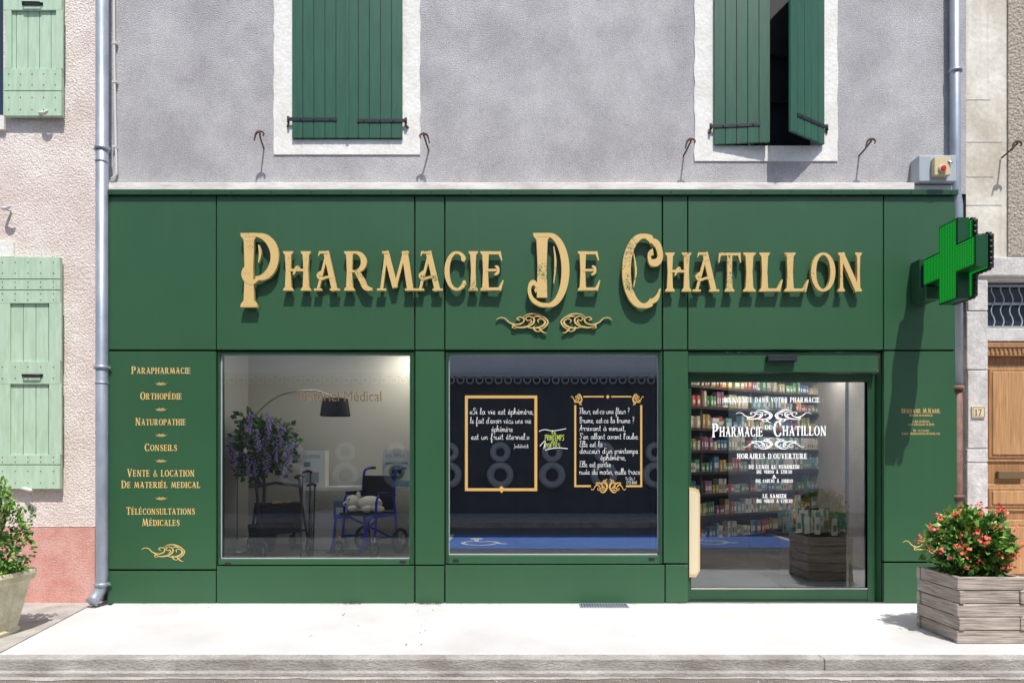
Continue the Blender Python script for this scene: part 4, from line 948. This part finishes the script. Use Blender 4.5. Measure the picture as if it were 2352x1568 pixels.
nb=empty('house_number_plate');mb=MB();y=WY-.02
mb.box(X(2231,y),X(2262,y),y-.012,WY+.01,Z(959,y),Z(933,y),'plate')
for r in ((2233,2260,936,935),(2233,2260,957,956),(2233,2234,957,936),(2259,2260,957,936)): mb.box(X(r[0],y),X(r[1],y),y-.0135,y-.0125,Z(r[2],y),Z(r[3],y),'brown')
line_text(mb,'17',2239,2255,953.5,14,y-.014,'brown',1,6)
mb.build('plate',nb,bevel=.001)

# ================================================================ PLANTERS
pw=empty('wooden_planter');mb=MB()
px0,px1,py0,py1=3.685,4.235,-1.52,-.965;n=5;hh=.55/n;t=.045
for i in range(n):
    a,b=i*hh+.003,(i+1)*hh-.003;j=lambda:random.uniform(-.004,.004)
    if i%2==0:
        mb.box(px0-.012,px1+.012,py0+j(),py0+t,a,b,'wood');mb.box(px0-.012,px1+.012,py1-t,py1,a,b,'wood')
        mb.box(px0+j(),px0+t,py0+t+.001,py1-t-.001,a,b,'wood');mb.box(px1-t,px1,py0+t+.001,py1-t-.001,a,b,'wood')
    else:
        mb.box(px0+j(),px0+t,py0-.012,py1+.012,a,b,'wood');mb.box(px1-t,px1,py0-.012,py1+.012,a,b,'wood')
        mb.box(px0+t+.001,px1-t-.001,py0+j(),py0+t,a,b,'wood');mb.box(px0+t+.001,px1-t-.001,py1-t,py1,a,b,'wood')
mb.build('planks',pw,bevel=.006,seg=2)
mb=MB();mb.face([(px0+t,py0+t,.50),(px1-t,py0+t,.50),(px1-t,py1-t,.50),(px0+t,py1-t,.50)],'soil');mb.build('soil',pw)
bg=MB();c=((px0+px1)/2,(py0+py1)/2,.78)
leafmass(bg,c,(.25,.26,.24),1900,.075,['leaf','leaf','leafd','leafy'],.3,.2)
leafmass(bg,(c[0],c[1],.60),(.20,.20,.13),500,.075,['leaf','leafd','leafy'],.2,0)
leafmass(bg,(c[0]-.05,c[1],.96),(.14,.14,.11),260,.07,['leaf','leafy'],.1,.4)
for i in range(26):
    a=random.uniform(0,6.28);r=random.uniform(.1,.26);bg.tube([(c[0],c[1],.5),(c[0]+r*.5*math.cos(a),c[1]+r*.5*math.sin(a),.68),(c[0]+r*math.cos(a),c[1]+r*math.sin(a),.85+random.uniform(-.1,.1))],.006,'stem',n=5)
for i in range(110):
    p=Vector((random.gauss(0,1),random.gauss(-.2,1),random.gauss(0.3,.8)))
    p.normalize();k=1+.22*math.sin(p.x*5+c[0]*3)+.15*math.sin(p.y*7+p.z*6)
    q=Vector(c)+Vector((p.x*.27,p.y*.28,p.z*.28))*k*random.uniform(1.0,1.2)
    for kk in range(random.randint(3,6)):
        o=q+Vector((random.gauss(0,.014),random.gauss(0,.014),random.gauss(0,.013)))
        d=Vector((random.gauss(0,1),random.gauss(0,1),random.gauss(0,1))).normalized();s=d.orthogonal().normalized();e=d.cross(s);R=.017
        bg.face([o+s*R,o+e*R*.8+d*.004,o-s*R,o-e*R*.8+d*.004],'red')
bg.build('flowering_begonia')
cp=empty('stone_planter');mb=MB();cx,cy=-4.58,-1.22
prof=[(0.0,.19),(.03,.2),(.05,.185),(.45,.262),(.47,.29),(.52,.30),(.55,.295),(.55,.25),(.5,.24)]
def sq(r,k,n=64):
    out=[]
    for i in range(n):
        a=2*math.pi*i/n;cc,ss=math.cos(a),math.sin(a);e=(abs(cc)**5+abs(ss)**5)**(-1/5)
        rr=r*e
        if k: rr-=.008*(1 if (i%4) in(0,) else 0)
        out.append((cx+rr*cc,cy+rr*ss))
    return out
rings=[]
for z,r in prof: rings.append([mb.av((p[0],p[1],z-.012)) for p in sq(r,.05<=z<=.45)])
for i in range(len(rings)-1):
    for j in range(64): mb.fi([rings[i][j],rings[i][(j+1)%64],rings[i+1][(j+1)%64],rings[i+1][j]],'terracon',False)
mb.fi(rings[-1],'soil');mb.build('pot',cp)
sh=MB();leafmass(sh,(cx+.04,cy,.84),(.27,.27,.32),2100,.045,['leaf','leafy','leafd'],.15,.2,fn=lambda p:math.sin(p.x*17+2)*math.sin(p.z*15)*math.cos(p.y*14)>-.35)
leafmass(sh,(cx+.06,cy,1.19),(.11,.14,.18),330,.045,['leaf','leafy'],.1,.3);leafmass(sh,(cx+.05,cy,.55),(.24,.24,.07),800,.04,['leafy','leaf'],.1,.5)
for i in range(14):
    a=random.uniform(0,6.28);r=random.uniform(.05,.22);sh.tube([(cx,cy,.5),(cx+r*.5*math.cos(a),cy+r*.5*math.sin(a),.8),(cx+r*math.cos(a),cy+r*math.sin(a),1.1)],.007,'stem',n=5)
sh.build('potted_shrub')

# ================================================================ OPPOSITE SIDE (seen in reflections)
ob=empty('opposite_building');mb=MB()
mb.box(-16,16,-19,-11.2,-.1,8.5,'opp');mb.build('wall',ob)
mb=MB();mb.box(-9,6,-11.2,-11.12,-.05,3.7,'oppd')
mb.build('shopfront',ob)
mb=MB();mb.box(-9.2,6.2,-11.12,-10.75,3.72,3.82,'oppo')
for i in range(60):
    x=-9.1+i*.257;mb.ring((x,-10.76,3.62),(0,1,0),.09,.02,'oppo',n=12,k=5)
mb.build('awning_valance',ob)
mb=MB()
for i in range(8):
    x=-6+i*1.42;mb.ring((x,-11.08,1.05),(0,1,0),.27,.10,'oppo',n=24,k=6);mb.ring((x,-11.08,1.68),(0,1,0),.2,.085,'oppo',n=24,k=6)
mb.build('ironwork_motifs',ob)
mb=MB();mb.box(-30,30,-11.2,-8.6,-.2,0,'oldconc');mb.build('far_pavement')

# ================================================================ CAMERA / LIGHT
cam=bpy.data.cameras.new('camera');co=bpy.data.objects.new('camera',cam);bpy.context.collection.objects.link(co)
co.location=(0,-D,CH);co.rotation_euler=(math.pi/2,0,0);cam.sensor_width=36;cam.lens=36*D/(2352/S);cam.shift_y=(HZ-784)/2352;cam.clip_end=500;cam.clip_start=.05
bpy.context.scene.camera=co
sd=Vector((-.16,.52,-1)).normalized()
sl=bpy.data.lights.new('sun','SUN');sl.energy=5.0;sl.angle=math.radians(.5);sl.color=(1,.965,.91)
so=bpy.data.objects.new('sun',sl);bpy.context.collection.objects.link(so);so.rotation_euler=sd.to_track_quat('-Z','Y').to_euler()
w=bpy.data.worlds.new('World');bpy.context.scene.world=w;w.use_nodes=True
nt=w.node_tree;bgn=nt.nodes['Background'];sk=nt.nodes.new('ShaderNodeTexSky');sk.sky_type='NISHITA';sk.sun_disc=False
sk.sun_elevation=math.asin(-sd.z);sk.sun_rotation=math.atan2(-sd.x,-sd.y);sk.air_density=1.0;sk.dust_density=1.5
nt.links.new(sk.outputs[0],bgn.inputs[0]);bgn.inputs[1].default_value=.15
vs=bpy.context.scene.view_settings;vs.view_transform='Standard';vs.look='None';vs.exposure=0
